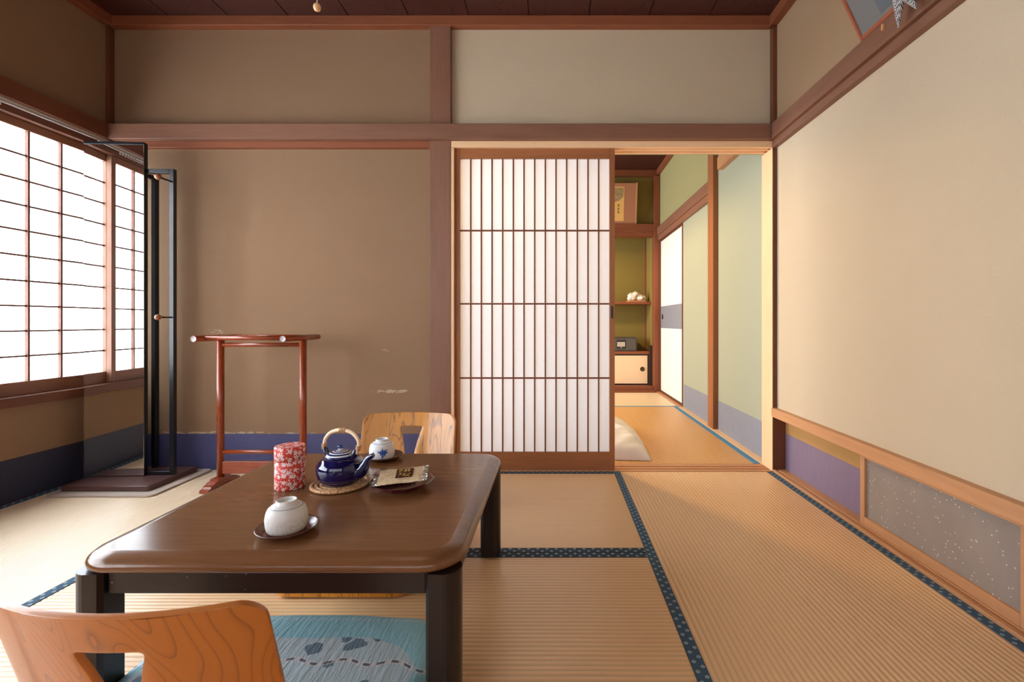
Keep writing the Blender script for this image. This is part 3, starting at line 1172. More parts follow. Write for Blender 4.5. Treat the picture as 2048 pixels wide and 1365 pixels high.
def cyl_uv(o, R):
    me = o.data
    uvl = me.uv_layers.new(name='UVMap')
    for p in me.polygons:
        angs = []
        for li in p.loop_indices:
            co = me.vertices[me.loops[li].vertex_index].co
            angs.append((li, co, math.atan2(co.y, co.x)))
        flat = abs(p.normal.z) > 0.9
        ref = angs[0][2]
        for li, co, a in angs:
            if flat:
                uvl.data[li].uv = (co.x + 0.5, co.y + 0.7)
            else:
                if a - ref > PI:
                    a -= 2 * PI
                if a - ref < -PI:
                    a += 2 * PI
                uvl.data[li].uv = (a * R, co.z)


cm = canister_mat()
can = thing('tea_canister', 'red tea canister covered in white blossom paper, left of the teapot', 'tea canister', (-0.738, 1.335, TZ))
R = 0.0385
m = MB()
m.lathe([(R - 0.0015, 0.0), (R, 0.0015), (R, 0.077), (R - 0.001, 0.0775)], 48)
cyl_uv(m.build('body', cm, can), R)
m = MB()
m.lathe([(R - 0.0005, 0.0778), (R + 0.0008, 0.0785), (R + 0.0008, 0.114), (R - 0.0008, 0.1165), (R - 0.003, 0.1172)], 48)
cyl_uv(m.build('lid', cm, can), R)

# rattan coaster
co = MB()
b = co.bm
rings = [0.0105 + 0.0118 * i for i in range(6)]
for ri, r in enumerate(rings):
    n_th = max(24, int(r / 0.079 * 168))
    twist = max(8, int(2 * PI * r / 0.0085))
    nt_ = twist * 4
    prev = None
    first = None
    for i in range(nt_ + 1):
        a = 2 * PI * i / nt_
        ph = abs(math.sin(twist * a / 2 + ri))
        rr = 0.0052 * (0.78 + 0.28 * ph)
        ring = []
        for k in range(8):
            q = 2 * PI * k / 8
            rad = r + rr * 1.15 * math.cos(q)
            ring.append((rad * math.cos(a + 0.35 * rr * math.sin(q) / r), rad * math.sin(a + 0.35 * rr * math.sin(q) / r), 0.0056 + rr * math.sin(q)))
        vs = [b.verts.new(p) for p in ring] if i < nt_ else first
        if i == 0:
            first = vs
        if prev:
            for k in range(8):
                f = b.faces.new([prev[k], prev[(k + 1) % 8], vs[(k + 1) % 8], vs[k]])
                f.smooth = True
        prev = vs


def rattan():
    t = NT('rattan_weave')
    o = t.coord()
    n1 = t.noise(o, 160, 3.0, 0.6)
    t.color(t.ramp(n1, [(0.3, srgb(150, 100, 62)), (0.55, srgb(204, 158, 112)), (0.75, srgb(222, 184, 140))]))
    t.rough(0.5)
    return t.m


M['rattan'] = rattan()
co.lathe([(0.0, 0.0015), (0.064, 0.0015), (0.064, 0.004), (0.0, 0.004)], 40, caps=False)
o = co.build('coaster', 'rattan', None, (-0.603, 1.347, TZ))
o.scale = (1.04, 1.04, 1.0)
tag(o, 'round woven rattan coaster under the navy teapot', 'coaster')

# teapot
TP = thing('teapot', 'glossy navy teapot with rattan handle and striped lid', 'teapot', (-0.5985, 1.338, TZ + 0.0110), rot=math.radians(-14))
TP.scale = (0.975, 0.975, 1.06)
navy = plain('navy_glaze', srgb(6, 9, 66), 0.08, spec=0.6, coat=0.6)


def spl(pts, n):
    """Catmull-Rom through 2-D/3-D points"""
    P = [Vector(p) for p in pts]
    out = []
    for i in range(len(P) - 1):
        p0, p1, p2, p3 = P[max(i - 1, 0)], P[i], P[i + 1], P[min(i + 2, len(P) - 1)]
        for k in range(n):
            t = k / n
            out.append(0.5 * ((2 * p1) + (p2 - p0) * t + (2 * p0 - 5 * p1 + 4 * p2 - p3) * t * t + (3 * p1 - p0 - 3 * p2 + p3) * t ** 3))
    out.append(P[-1])
    return out


m = MB()
pr = spl([(0.041, 0.0), (0.046, 0.003), (0.0585, 0.017), (0.0645, 0.036), (0.0625, 0.053), (0.051, 0.0665), (0.042, 0.0698)], 6)
m.lathe([(p.x, p.y) for p in pr] + [(0.037, 0.0690), (0.036, 0.066)], 48)
m.build('body', navy, TP)


def lid_mat():
    t = NT('navy_white_ring_glaze')
    x, y, z = t.sep(t.coord())
    r = t.math('SQRT', t.math('ADD', t.math('MULTIPLY', x, x), t.math('MULTIPLY', y, y)))
    f = t.math('FRACT', t.math('ADD', t.math('DIVIDE', r, 0.0087), 0.05))
    s_ = t.math('LESS_THAN', f, 0.46)
    t.color(t.mix(s_, srgb(16, 26, 92), srgb(222, 222, 226)))
    t.rough(0.1)
    t.b.inputs['Coat Weight'].default_value = 0.4
    return t.m


m = MB()
pr = spl([(0.0395, 0.0), (0.0405, 0.0028), (0.034, 0.0085), (0.022, 0.0140), (0.009, 0.0165)], 5)
m.lathe([(p.x, p.y) for p in pr] + [(0.006, 0.017)], 40)
ld = m.build('lid', lid_mat(), TP, (0, 0, 0.0698))
m = MB()
m.lathe([(0.0045, 0.0155), (0.0062, 0.0185), (0.0058, 0.021)], 24)
m.build('knob_neck', plain('white_glaze', srgb(222, 222, 226), 0.15), ld)
m = MB()
pr = spl([(0.005, 0.021), (0.0078, 0.0235), (0.0072, 0.028), (0.003, 0.0305), (0.0, 0.0308)], 4)
m.lathe([(max(p.x, 0), p.y) for p in pr], 24)
m.build('knob', plain('blue_glaze', srgb(30, 62, 120), 0.12, coat=0.4), ld)
m = MB()
sp_ = spl([(0.044, 0, 0.030), (0.066, 0, 0.036), (0.080, 0, 0.052), (0.091, 0, 0.069), (0.109, 0, 0.0800)], 6)
n = len(sp_)
m.tube(sp_, [0.020 * (1 - i / (n - 1)) ** 1.2 + 0.0052 for i in range(n)], 16)
m.build('spout', navy, TP)
for s_ in (-1, 1):
    m = MB()
    m.tube(spl([(s_ * 0.043, -0.006, 0.066), (s_ * 0.0475, -0.006, 0.080), (s_ * 0.0505, -0.002, 0.089), (s_ * 0.0505, 0.003, 0.089), (s_ * 0.0475, 0.007, 0.080), (s_ * 0.043, 0.007, 0.066)], 5), 0.0046, 10)
    m.build('lug', navy, TP)
m = MB()
hp = spl([(-0.0512, 0.0005, 0.080), (-0.0545, 0.0005, 0.094), (-0.0500, 0.0005, 0.114), (-0.029, 0.0005, 0.132), (0.008, 0.0005, 0.140), (0.040, 0.0005, 0.133), (0.0590, 0.0005, 0.114), (0.0590, 0.0005, 0.095), (0.0520, 0.0005, 0.080)], 7)
n = len(hp)
m.tube(hp, [0.0042 + 0.0012 * math.sin(PI * i / (n - 1)) for i in range(n)], 12)
hd_ = m.build('handle', plain('pale_bamboo', srgb(240, 210, 170), 0.45), TP)
for (idx, k) in ((28, 6), (7, 4), (n - 8, 4)):
    m = MB()
    for q in range(-k // 2, k // 2 + 1):
        i0 = max(1, min(n - 2, idx))
        tdir = (hp[i0 + 1] - hp[i0 - 1]).normalized()
        c = hp[i0] + tdir * q * 0.0028
        rot = tdir.to_track_quat('Z', 'Y').to_matrix().to_4x4()
        pts = [(Matrix.Translation(c) @ rot) @ Vector((0.0062 * math.cos(a), 0.0062 * math.sin(a), 0.0009 * math.sin(a))) for a in [2 * PI * z / 12 for z in range(13)]]
        m.tube(pts, 0.0015, 6, False)
    m.build('cane_binding', 'rattan', hd_)

# saucers + inverted cups


def saucer_profile(r):
    return [(0.0, 0.0), (r * 0.50, 0.0), (r * 0.56, 0.001), (r * 0.80, 0.004), (r * 0.98, 0.0115), (r, 0.0135), (r * 0.985, 0.0150), (r * 0.94, 0.0135),
            (r * 0.83, 0.0082), (r * 0.74, 0.0046), (r * 0.7, 0.0040), (0.0, 0.0040)]


def saucer_mat():
    return wood('brown_wood_saucer', srgb(96, 56, 42), 0, 0.25, 0.25, coat=0.3)


sm = saucer_mat()


def saucer(label, x, y, r):
    m = MB()
    m.lathe(saucer_profile(r), 56, caps=False)
    o = m.build('saucer', sm, None, (x, y, TZ))
    return tag(o, label, 'saucer', 'brown wooden saucers')


def cup_profile(k=1.0):
    # upside-down cup: rim at z 0, foot ring on top
    out = spl([(0.0365, 0.0), (0.0398, 0.006), (0.0420, 0.018), (0.0420, 0.032), (0.0380, 0.047), (0.0295, 0.0550), (0.0222, 0.058)], 5)
    p = [(a.x * k, a.y * k) for a in out]
    p += [(0.0212 * k, 0.0595 * k), (0.0208 * k, 0.0648 * k), (0.0196 * k, 0.0658 * k), (0.0182 * k, 0.0648 * k), (0.0176 * k, 0.0605 * k), (0.0, 0.0600 * k)]
    return p


def cup(name, label, x, y, mt, rot, k=1.0):
    c = thing(name, label, 'teacup', (x, y, TZ + 0.0046), rot=rot, group='upturned teacups')
    m = MB()
    prof = cup_profile(k)
    inner = [(0.0, 0.053 * k), (0.026 * k, 0.050 * k), (0.035 * k, 0.042 * k), (0.0390 * k, 0.030 * k), (0.0390 * k, 0.018 * k), (0.0368 * k, 0.006 * k), (0.0345 * k, 0.0005)]
    m.lathe(inner + prof, 56, caps=False)
    m.build('bowl', mt, c)
    return c


def crackle():
    t = NT('speckled_white_glaze')
    o = t.coord()
    x, y, z = t.sep(o)
    n1 = t.noise(o, 120, 4.0, 0.65, 1.0)
    n2 = t.noise(o, 26, 3.0, 0.5)
    low = t.math('SUBTRACT', 1.0, t.math('MULTIPLY', z, 26.0), clamp=True)
    f = t.math('MULTIPLY', t.math('MULTIPLY', t.ramp(n1, [(0.42, (0, 0, 0)), (0.58, (1, 1, 1))]), low), t.math('ADD', n2, 0.35))
    col = t.mix(t.math('MULTIPLY', f, 0.8), srgb(218, 214, 208), srgb(168, 154, 138))
    ln = t.math('LESS_THAN', t.math('ABSOLUTE', t.math('SUBTRACT', z, 0.0530)), 0.0006)
    col = t.mix(t.math('MULTIPLY', ln, 0.7), col, srgb(110, 116, 130))
    t.color(col)
    t.rough(0.4)
    return t.m


def whiteglaze():
    t = NT('white_glaze_blue_lines')
    o = t.coord()
    x, y, z = t.sep(o)
    n1 = t.noise(t.map(o, scale=(0.4, 0.4, 2.2), rot=(0.3, 0.35, 0)), 34, 2.0, 0.5, 0.6)
    st = t.ramp(n1, [(0.33, (1, 1, 1)), (0.37, (0, 0, 0))])
    col = t.mix(t.math('MULTIPLY', st, 0.5), srgb(232, 232, 230), srgb(150, 158, 168))
    for zz in (0.0515, 0.0597):
        ln = t.math('LESS_THAN', t.math('ABSOLUTE', t.math('SUBTRACT', z, zz)), 0.0007)
        col = t.mix(t.math('MULTIPLY', ln, 0.75), col, srgb(120, 140, 176))
    t.color(col)
    t.rough(0.3)
    return t.m


saucer('brown saucer under the speckled teacup, near edge of the table', -0.586, 1.050, 0.063)
saucer('brown saucer at the back of the table under the flowered teacup', -0.576, 1.612, 0.064)
cn = cup('teacup', 'cream speckled teacup upside down on the front saucer', -0.5890, 1.052, crackle(), 0.4, 1.0)
m = MB()
m.lathe([(0.0, 0), (0.005, 0), (0.005, 0.0005), (0.0, 0.0005)], 12, Matrix.Translation((0.002, 0, 0.0594)), caps=False)
m.build('base_mark', plain('blue_mark', srgb(84, 110, 170), 0.3), cn)
cf = cup('teacup', 'white teacup with blue flower upside down on the back saucer', -0.580, 1.610, whiteglaze(), 0.0, 0.97)


def on_cup(th, z, off=0.0005, k=0.97):
    pr_ = cup_profile(k)
    for (r0, z0), (r1, z1) in zip(pr_, pr_[1:]):
        if z0 <= z <= z1 and z1 > z0:
            t = (z - z0) / (z1 - z0)
            r = r0 + (r1 - r0) * t + off
            return Vector((r * math.cos(th), r * math.sin(th), z))
    return Vector((0.04, 0, z))


def petal(mb, th0, z0, ang, L, wd):
    n = 7
    Lp, Rp = [], []
    for i in range(n + 1):
        t = i / n
        s = L * t
        w = wd * math.sin(PI * min(0.97, t * 0.9 + 0.05))
        c = (th0 + math.cos(ang) * s / 0.041, z0 + math.sin(ang) * s)
        nx, nz = -math.sin(ang) * w / 0.041, math.cos(ang) * w
        Lp.append(mb.bm.verts.new(on_cup(c[0] + nx, c[1] + nz)))
        Rp.append(mb.bm.verts.new(on_cup(c[0] - nx, c[1] - nz)))
    for i in range(n):
        mb.bm.faces.new([Lp[i], Lp[i + 1], Rp[i + 1], Rp[i]])


m = MB()
t0, z0 = -PI / 2 + 0.42, 0.020
for k_, a in enumerate((0.35, 0.8, 1.25, 1.7, 2.15, 2.6)):
    petal(m, t0, z0, a, 0.017 + 0.004 * (k_ % 2), 0.0028)
petal(m, t0, z0 + 0.002, -1.75, 0.018, 0.0024)
petal(m, t0, z0 + 0.001, -0.4, 0.010, 0.0024)
petal(m, t0, z0 + 0.001, 3.4, 0.010, 0.0024)
petal(m, t0 - 0.05, z0 - 0.006, 0.1, 0.009, 0.0016)
petal(m, t0 - 0.85, z0 - 0.002, 1.3, 0.012, 0.0016)
petal(m, t0 - 0.85, z0 - 0.002, 2.2, 0.009, 0.0016)
petal(m, t0 - 0.85, z0 - 0.002, -1.4, 0.012, 0.0012)
m.build('painted_flower', plain('cobalt_paint', srgb(48, 92, 168), 0.35), cf)

# plate with two snack packets
pl = MB()
pr_ = [(0.0, 0.004), (0.046, 0.004), (0.050, 0.0005), (0.056, 0.0005), (0.060, 0.006), (0.086, 0.0165), (0.0885, 0.0195), (0.0865, 0.0205), (0.080, 0.0165), (0.060, 0.0095), (0.0, 0.0085)]
pl.lathe(pr_, 10, Matrix.Rotation(0.16, 4, 'Z'), caps=False, smooth=False)
o = pl.build('plate', plain('dark_red_lacquer', srgb(84, 26, 30), 0.2, spec=0.5, coat=0.5), None, (-0.426, 1.337, TZ))
tag(o, 'dark red lacquer plate with faceted rim holding two snack packets', 'plate')


def packet(name, label, x, y, z, rot, L, Wd, mats, tilt, seedv):
    pk = thing(name, label, 'snack packet', (x, y, z), rot)
    pk.rotation_euler = (tilt[0], tilt[1], rot)
    pk['group'] = 'snack packets on the plate'
    b = bmesh.new()
    nx, ny = 30, 16
    for side in (1, -1):
        g = []
        for i in range(nx + 1):
            r = []
            for j in range(ny + 1):
                u, v = i / nx * 2 - 1, j / ny * 2 - 1
                e = max(0.0, 1 - (abs(u) / 0.84) ** 3) if abs(u) < 0.84 else 0
                h = 0.0065 * (e ** 0.6) * max(0, 1 - abs(v) ** 3) ** 0.6
                wv = 0.0016 * noise.noise(Vector((u * 4 + seedv, v * 3, side))) + 0.0011 * noise.noise(Vector((u * 11, v * 9 + seedv, side * 3)))
                crimp = 0.0007 * math.sin(v * 30) if abs(u) > 0.84 else 0
                bend = 0.004 * max(0, u - 0.5)
                zz = side * (h + 0.0004) + wv + crimp + bend
                yy = v * Wd / 2 * (1 - 0.05 * e + 0.012 * noise.noise(Vector((u * 6, seedv, 2))))
                r.append(b.verts.new((u * L / 2, yy, zz)))
            g.append(r)
        for i in range(nx):
            for j in range(ny):
                vs = [g[i][j], g[i + 1][j], g[i + 1][j + 1], g[i][j + 1]]
                f = b.faces.new(vs if side > 0 else vs[::-1])
                f.smooth = True
                um = abs((i + 0.5) / nx * 2 - 1)
                f.material_index = 1 if um > 0.78 else 0
    bmesh.ops.remove_doubles(b, verts=b.verts, dist=0.0007)
    m = MB()
    m.bm = b
    m.build('wrapper', mats, pk, recalc=False)
    return pk, seedv


def wrapper_mat(name, c, c2, rough=0.3, thr=0.5):
    t = NT(name)
    n1 = t.noise(t.coord(), 90, 3.0, 0.6, 0.8)
    t.color(t.mix(t.ramp(n1, [(thr, (0, 0, 0)), (thr + 0.06, (1, 1, 1))]), c, c2))
    t.rough(rough)
    t.b.inputs['Coat Weight'].default_value = 0.4
    return t.m


foil = plain('silver_foil', srgb(206, 202, 196), 0.2, 0.85)
wb = wrapper_mat('beige_wrapper', srgb(212, 188, 152), srgb(196, 168, 128))
wn = wrapper_mat('black_wrapper', srgb(28, 28, 36), srgb(44, 46, 58), 0.2)
packet('snack_packet', 'black wrapped snack lying underneath the beige packet', -0.460, 1.372, TZ + 0.0235, 0.42, 0.115, 0.062, [wn, foil], (0.03, 0.02), 9.0)
pk, sv = packet('snack_packet', 'beige snack packet with brown label on top of the plate', -0.424, 1.322, TZ + 0.0355, 0.16, 0.146, 0.080, [wb, foil], (0.24, -0.06), 2.0)
m = MB()
b = m.bm


def pk_top(x, y, L=0.146, Wd=0.080, seedv=2.0):
    u, v = x / (L / 2), y / (Wd / 2)
    e = max(0.0, 1 - (abs(u) / 0.84) ** 3)
    h = 0.0065 * (e ** 0.6) * max(0, 1 - abs(v) ** 3) ** 0.6
    wv = 0.0016 * noise.noise(Vector((u * 4 + seedv, v * 3, 1))) + 0.0011 * noise.noise(Vector((u * 11, v * 9 + seedv, 3)))
    return h + 0.0004 + wv + 0.004 * max(0, u - 0.5)


g = [[b.verts.new((-0.012 + 0.046 * i / 12, -0.022 + 0.047 * j / 12, pk_top(-0.012 + 0.046 * i / 12, -0.022 + 0.047 * j / 12) + 0.0005)) for j in range(13)] for i in range(13)]
for i in range(12):
    for j in range(12):
        b.faces.new([g[i][j], g[i + 1][j], g[i + 1][j + 1], g[i][j + 1]]).smooth = True
lbl = m.build('label', plain('brown_label', srgb(64, 30, 22), 0.35), pk)
m = MB()
lab = [(-.002, .014, .006, .013), (-.001, .009, .005, .010), (-.002, .006, .006, .004), (.011, .014, .010, .004), (.014, .015, .013, .006), (.017, .012, .021, .015), (.016, .009, .022, .006), (.019, .014, .018, .004),
       (-.001, -.004, .003, -.001), (.003, -.001, .005, -.006), (-.001, -.010, .001, -.011), (.010, -.001, .009, -.011), (.013, -.002, .012, -.006), (.013, -.008, .012, -.012), (.022, -.001, .015, -.012), (.018, -.010, .021, -.013)]
for (x0, y0, x1, y1) in lab:
    a, c = Vector((x0 * 1.35 - 0.004, y0 * 1.35)), Vector((x1 * 1.35 - 0.004, y1 * 1.35))
    dd = (c - a).normalized()
    nn = Vector((-dd.y, dd.x)) * 0.0011
    k = 5
    prev = None
    for i in range(k + 1):
        p = a + (c - a) * i / k
        vs = [m.bm.verts.new((q.x, q.y, pk_top(q.x, q.y) + 0.0009)) for q in (p - nn, p + nn)]
        if prev:
            m.bm.faces.new([prev[0], vs[0], vs[1], prev[1]])
        prev = vs
m.build('lettering', plain('gold_print', srgb(214, 178, 84), 0.4), lbl)

# ------------------------------------------------------------------ legless chairs


def chair_wood(name, c, dark_, mode):
    t = NT(name)
    o = t.coord()
    if mode == 'cherry':
        v = t.map(o, scale=(1.0, 0.5, 0.40), loc=(0.1, 0.3, 0.2))
        a = t.noise(v, 4.2, 2.0, 0.45, 0.7)
        r = t.math('FRACT', t.math('MULTIPLY', a, 34.0))
        f = t.ramp(r, [(0.0, (1, 1, 1)), (0.14, (0.25, 0.25, 0.25)), (0.4, (0, 0, 0)), (1.0, (0.12, 0.12, 0.12))])
        bl = t.noise(o, 7, 2.0, 0.5)
        col = t.mix(t.math('MULTIPLY', f, 0.55), t.mix(bl, mul(c, 0.86), mul(c, 1.12)), dark_)
    else:
        v = t.map(o, scale=(1.0, 0.3, 0.13), rot=(0, 0.10, 0))
        a = t.noise(v, 20, 2.5, 0.5, 0.5)
        r = t.math('FRACT', t.math('MULTIPLY', a, 7.0))
        f = t.ramp(r, [(0.0, (1, 1, 1)), (0.10, (0.5, 0.5, 0.5)), (0.2, (0, 0, 0)), (1.0, (0.05, 0.05, 0.05))])
        bl = t.noise(v, 30, 2.0, 0.5)
        col = t.mix(t.math('MULTIPLY', f, 0.8), t.mix(bl, mul(c, 0.85), mul(c, 1.12)), dark_)
    t.color(col)
    t.rough(0.3)
    t.b.inputs['Coat Weight'].default_value = 0.25
    return t.m


def zaisu(label, loc, rot, mt, edge_mt, wtop=0.202, wbot=0.208, seat_front=0.58):
    """local frame: origin on the floor at the back bottom; +Y towards the seat front."""
    z = thing('legless_chair', label, 'floor chair', loc, rot, 'legless floor chairs')
    tilt = math.radians(16.5)
    Ht = 0.456                     # arc length from the floor bend to the top
    cr_ = 0.035                   # corner radius
    rows = []
    vs_ = [0.05, 0.07, 0.10, 0.13, 0.16, 0.19, 0.21]
    h0, h1 = 0.240, 0.396         # hole from..to along the back
    vs_ += [h0, h0 + 0.003, h0 + 0.008, h0 + 0.016] + [h0 + 0.016 + (h1 - h0 - 0.032) * i / 10 for i in range(1, 10)] + [h1 - 0.016, h1 - 0.008, h1 - 0.003, h1]
    vs_ += [0.401, 0.408, Ht - cr_] + [Ht - cr_ + cr_ * math.sin(PI / 2 * i / 7) for i in range(1, 8)]
    b = bmesh.new()

    def surf(u, v):
        # u metres across, v along the back
        R_ = 0.08
        ang = PI / 2 + tilt
        Larc = R_ * (PI / 2 - tilt)
        if v < Larc:
            a = v / R_
            y = -R_ * math.sin(a) + R_
            zz = 0.012 + R_ - R_ * math.cos(a)
        else:
            a = Larc / R_
            y0, z0_ = R_ - R_ * math.sin(a), 0.012 + R_ - R_ * math.cos(a)
            y = y0 - (v - Larc) * math.sin(tilt)
            zz = z0_ + (v - Larc) * math.cos(tilt)
        k = min(1, max(0, (v - 0.06) / 0.2))
        y += 1.1 * u * u * k
        return Vector((u, y, zz))

    NL, NM = 12, 12
    for v in vs_:
        hwid = wbot + (wtop - wbot) * v / Ht
        if v > Ht - cr_:
            q = (v - (Ht - cr_)) / cr_
            hwid -= cr_ * (1 - math.sqrt(max(0, 1 - q * q)))
        tt = (v - h0) / (h1 - h0)
        tt = min(1, max(0, tt))
        xh = 0.019 + (0.052 - 0.019) * (tt ** 1.8)
        ry = min(v - h0, h1 - v)
        if -1e-9 <= ry < 0.012:
            xh -= 0.010 * (1 - math.sqrt(max(0, 1 - (1 - max(ry, 0) / 0.012) ** 2)))
        us = [-hwid + (hwid - xh) * i / NL for i in range(NL)] + [-xh + 2 * xh * i / NM for i in range(NM)] + [xh + (hwid - xh) * i / NL for i in range(NL + 1)]
        rows.append([b.verts.new(surf(u, v)) for u in us])
    for r in range(len(rows) - 1):
        v0, v1 = vs_[r], vs_[r + 1]
        hole = v0 >= h0 - 1e-6 and v1 <= h1 + 1e-6
        for i in range(len(rows[0]) - 1):
            if hole and NL <= i < NL + NM:
                continue
            b.faces.new([rows[r][i], rows[r][i + 1], rows[r + 1][i + 1], rows[r + 1][i]]).smooth = True
    loose = [v for v in b.verts if not v.link_faces]
    bmesh.ops.delete(b, geom=loose, context='VERTS')
    m = MB()
    m.bm = b
    o = m.build('backrest', [mt, edge_mt], z)
    so = o.modifiers.new('thick', 'SOLIDIFY')
    so.thickness = 0.0105
    so.offset = 0
    so.material_offset_rim = 1
    bv = o.modifiers.new('soft', 'BEVEL')
    bv.width = 0.0025
    bv.segments = 2
    bv.limit_method = 'ANGLE'
    bv.angle_limit = math.radians(50)
    m = MB()
    m.prism(rrect(-0.212, 0.212, 0.05, seat_front, 0.06), 0.0055, 0.0165)
    s_o = m.build('seat', [mt], z)
    felt = plain('brown_felt', srgb(90, 70, 56), 0.9)
    for (px_, py_) in ((-0.16, 0.12), (0.16, 0.12), (-0.15, seat_front - 0.06), (0.15, seat_front - 0.06)):
        m = MB()
        m.lathe([(0.016, 0.0), (0.016, 0.0056)], 16, Matrix.Translation((px_, py_, 0)))
        m.build('felt_pad', felt, s_o)
    return z


cherry = chair_wood('cherry_plywood', srgb(180, 102, 26), srgb(92, 42, 10), 'cherry')
zebra = chair_wood('zebra_plywood', srgb(206, 134, 36), srgb(78, 38, 12), 'zebra')
edge1 = plain('plywood_edge_brown', srgb(184, 110, 48), 0.3, coat=0.2)
edge2 = plain('plywood_edge_tan', srgb(198, 140, 70), 0.35)
zaisu('cherry coloured legless chair seen from behind, nearest the camera', (-0.626, 0.752, 0.001), 0.0, cherry, edge1, seat_front=0.40)
zaisu('striped golden legless chair on the far side of the table', (-0.632, 2.043, 0.001), PI, zebra, edge2, seat_front=0.643)


def cushion_mat():
    t = NT('blue_printed_cotton')
    o = t.coord()
    x, y, z = t.sep(o)
    n1 = t.noise(t.map(o, scale=(1.0, 0.35, 1), rot=(0, 0, -0.35)), 70, 3.0, 0.6, 0.4)
    base = t.mix(n1, srgb(134, 194, 212), srgb(162, 210, 222))
    ln = t.math('LESS_THAN', t.math('ABSOLUTE', t.math('SUBTRACT', y, 0.148)), 0.006)
    base = t.mix(t.math('MULTIPLY', ln, 0.4), base, srgb(190, 212, 218))
    # pale inner field
    fx = t.math('POWER', t.math('ABSOLUTE', t.math('DIVIDE', x, 0.30)), 4.0)
    fy = t.math('POWER', t.math('ABSOLUTE', t.math('DIVIDE', t.math('ADD', y, 0.065), 0.145)), 4.0)
    wob = t.math('MULTIPLY', t.math('SUBTRACT', t.noise(o, 9, 2.0, 0.5), 0.5), 0.5)
    field = t.math('LESS_THAN', t.math('ADD', t.math('ADD', fx, fy), wob), 0.85)
    pale = t.mix(t.noise(o, 6, 2.0, 0.5), srgb(206, 216, 220), srgb(178, 198, 208))
    col = t.mix(t.math('MULTIPLY', field, 0.85), base, pale)
    # dark leaf clusters
    v = t.n('ShaderNodeTexVoronoi', voronoi_dimensions='2D')
    wv = t.n('ShaderNodeVectorMath', operation='ADD')
    t.link(o, wv.inputs[0])
    nz = t.n('ShaderNodeTexNoise')
    t.link(o, nz.inputs['Vector'])
    nz.inputs['Scale'].default_value = 60
    sc = t.n('ShaderNodeVectorMath', operation='SCALE')
    t.link(nz.outputs['Color'], sc.inputs[0])
    sc.inputs['Scale'].default_value = 0.02
    t.link(sc.outputs[0], wv.inputs[1])
    t.link(wv.outputs[0], v.inputs['Vector'])
    v.inputs['Scale'].default_value = 13.5
    r = t.sep(v.outputs['Color'])[0]
    leaf = t.math('MULTIPLY', t.math('LESS_THAN', v.outputs['Distance'], t.math('MULTIPLY', t.math('SUBTRACT', r, 0.28), 0.46)), field)
    col = t.mix(t.math('MULTIPLY', leaf, 0.85), col, srgb(82, 112, 134))
    # meandering dashed ribbon
    mean = t.math('ADD', t.math('MULTIPLY', t.math('SINE', t.math('MULTIPLY', x, 58.0)), 0.008), -0.004)
    dy = t.math('ABSOLUTE', t.math('SUBTRACT', y, mean))
    rib = t.math('LESS_THAN', dy, 0.007)
    dash = t.math('MULTIPLY', t.math('LESS_THAN', dy, 0.0035), t.math('GREATER_THAN', t.math('FRACT', t.math('MULTIPLY', x, 36.0)), 0.45))
    col = t.mix(t.math('MULTIPLY', rib, 0.5), col, srgb(232, 214, 212))
    col = t.mix(t.math('MULTIPLY', dash, 0.9), col, srgb(70, 88, 110))
    t.color(col)
    t.rough(0.8)
    cr2 = t.noise(t.map(o, scale=(1.0, 0.12, 1), rot=(0, 0, -0.38)), 120, 3.0, 0.6, 0.3)
    t.bump(cr2, 0.8, 0.006)
    return t.m


cmat = cushion_mat()


def cushion(label, loc, lx, ly, h, rot=0.0):
    b = bmesh.new()
    N = 36
    tops = {}
    for side in (1, -1):
        g = []
        for i in range(N + 1):
            r = []
            for j in range(N + 1):
                u, v = i / N * 2 - 1, j / N * 2 - 1
                e = (1 - abs(u) ** 5) * (1 - abs(v) ** 5)
                hh = (h / 2) * max(e, 0) ** 0.42
                if side > 0:
                    hh += 0.004 * noise.noise(Vector((u * 3, v * 2.2, 5))) * min(1, e * 3)
                sq = 1 - 0.12 * (u * u) * (v * v)
                r.append(b.verts.new((u * lx / 2 * (1 - 0.03 * (1 - v * v) * (abs(u) > .99)) * sq, v * ly / 2 * sq, h / 2 + side * hh)))
            g.append(r)
        for i in range(N):
            for j in range(N):
                vs = [g[i][j], g[i + 1][j], g[i + 1][j + 1], g[i][j + 1]]
                b.faces.new(vs if side > 0 else vs[::-1]).smooth = True
    bmesh.ops.remove_doubles(b, verts=b.verts, dist=0.0008)
    m = MB()
    m.bm = b
    o = m.build('floor_cushion', cmat, None, loc)
    o.rotation_euler = (0, 0, rot)
    tag(o, label, 'cushion', 'blue floor cushions')
    return o


cushion('pale blue patterned cushion on the seat of the nearest chair', (-0.580, 1.012, 0.0178), 0.66, 0.39, 0.078)
cushion('blue cushion hidden under the table on the far chair seat', (-0.600, 1.655, 0.0178), 0.50, 0.515, 0.05, PI)

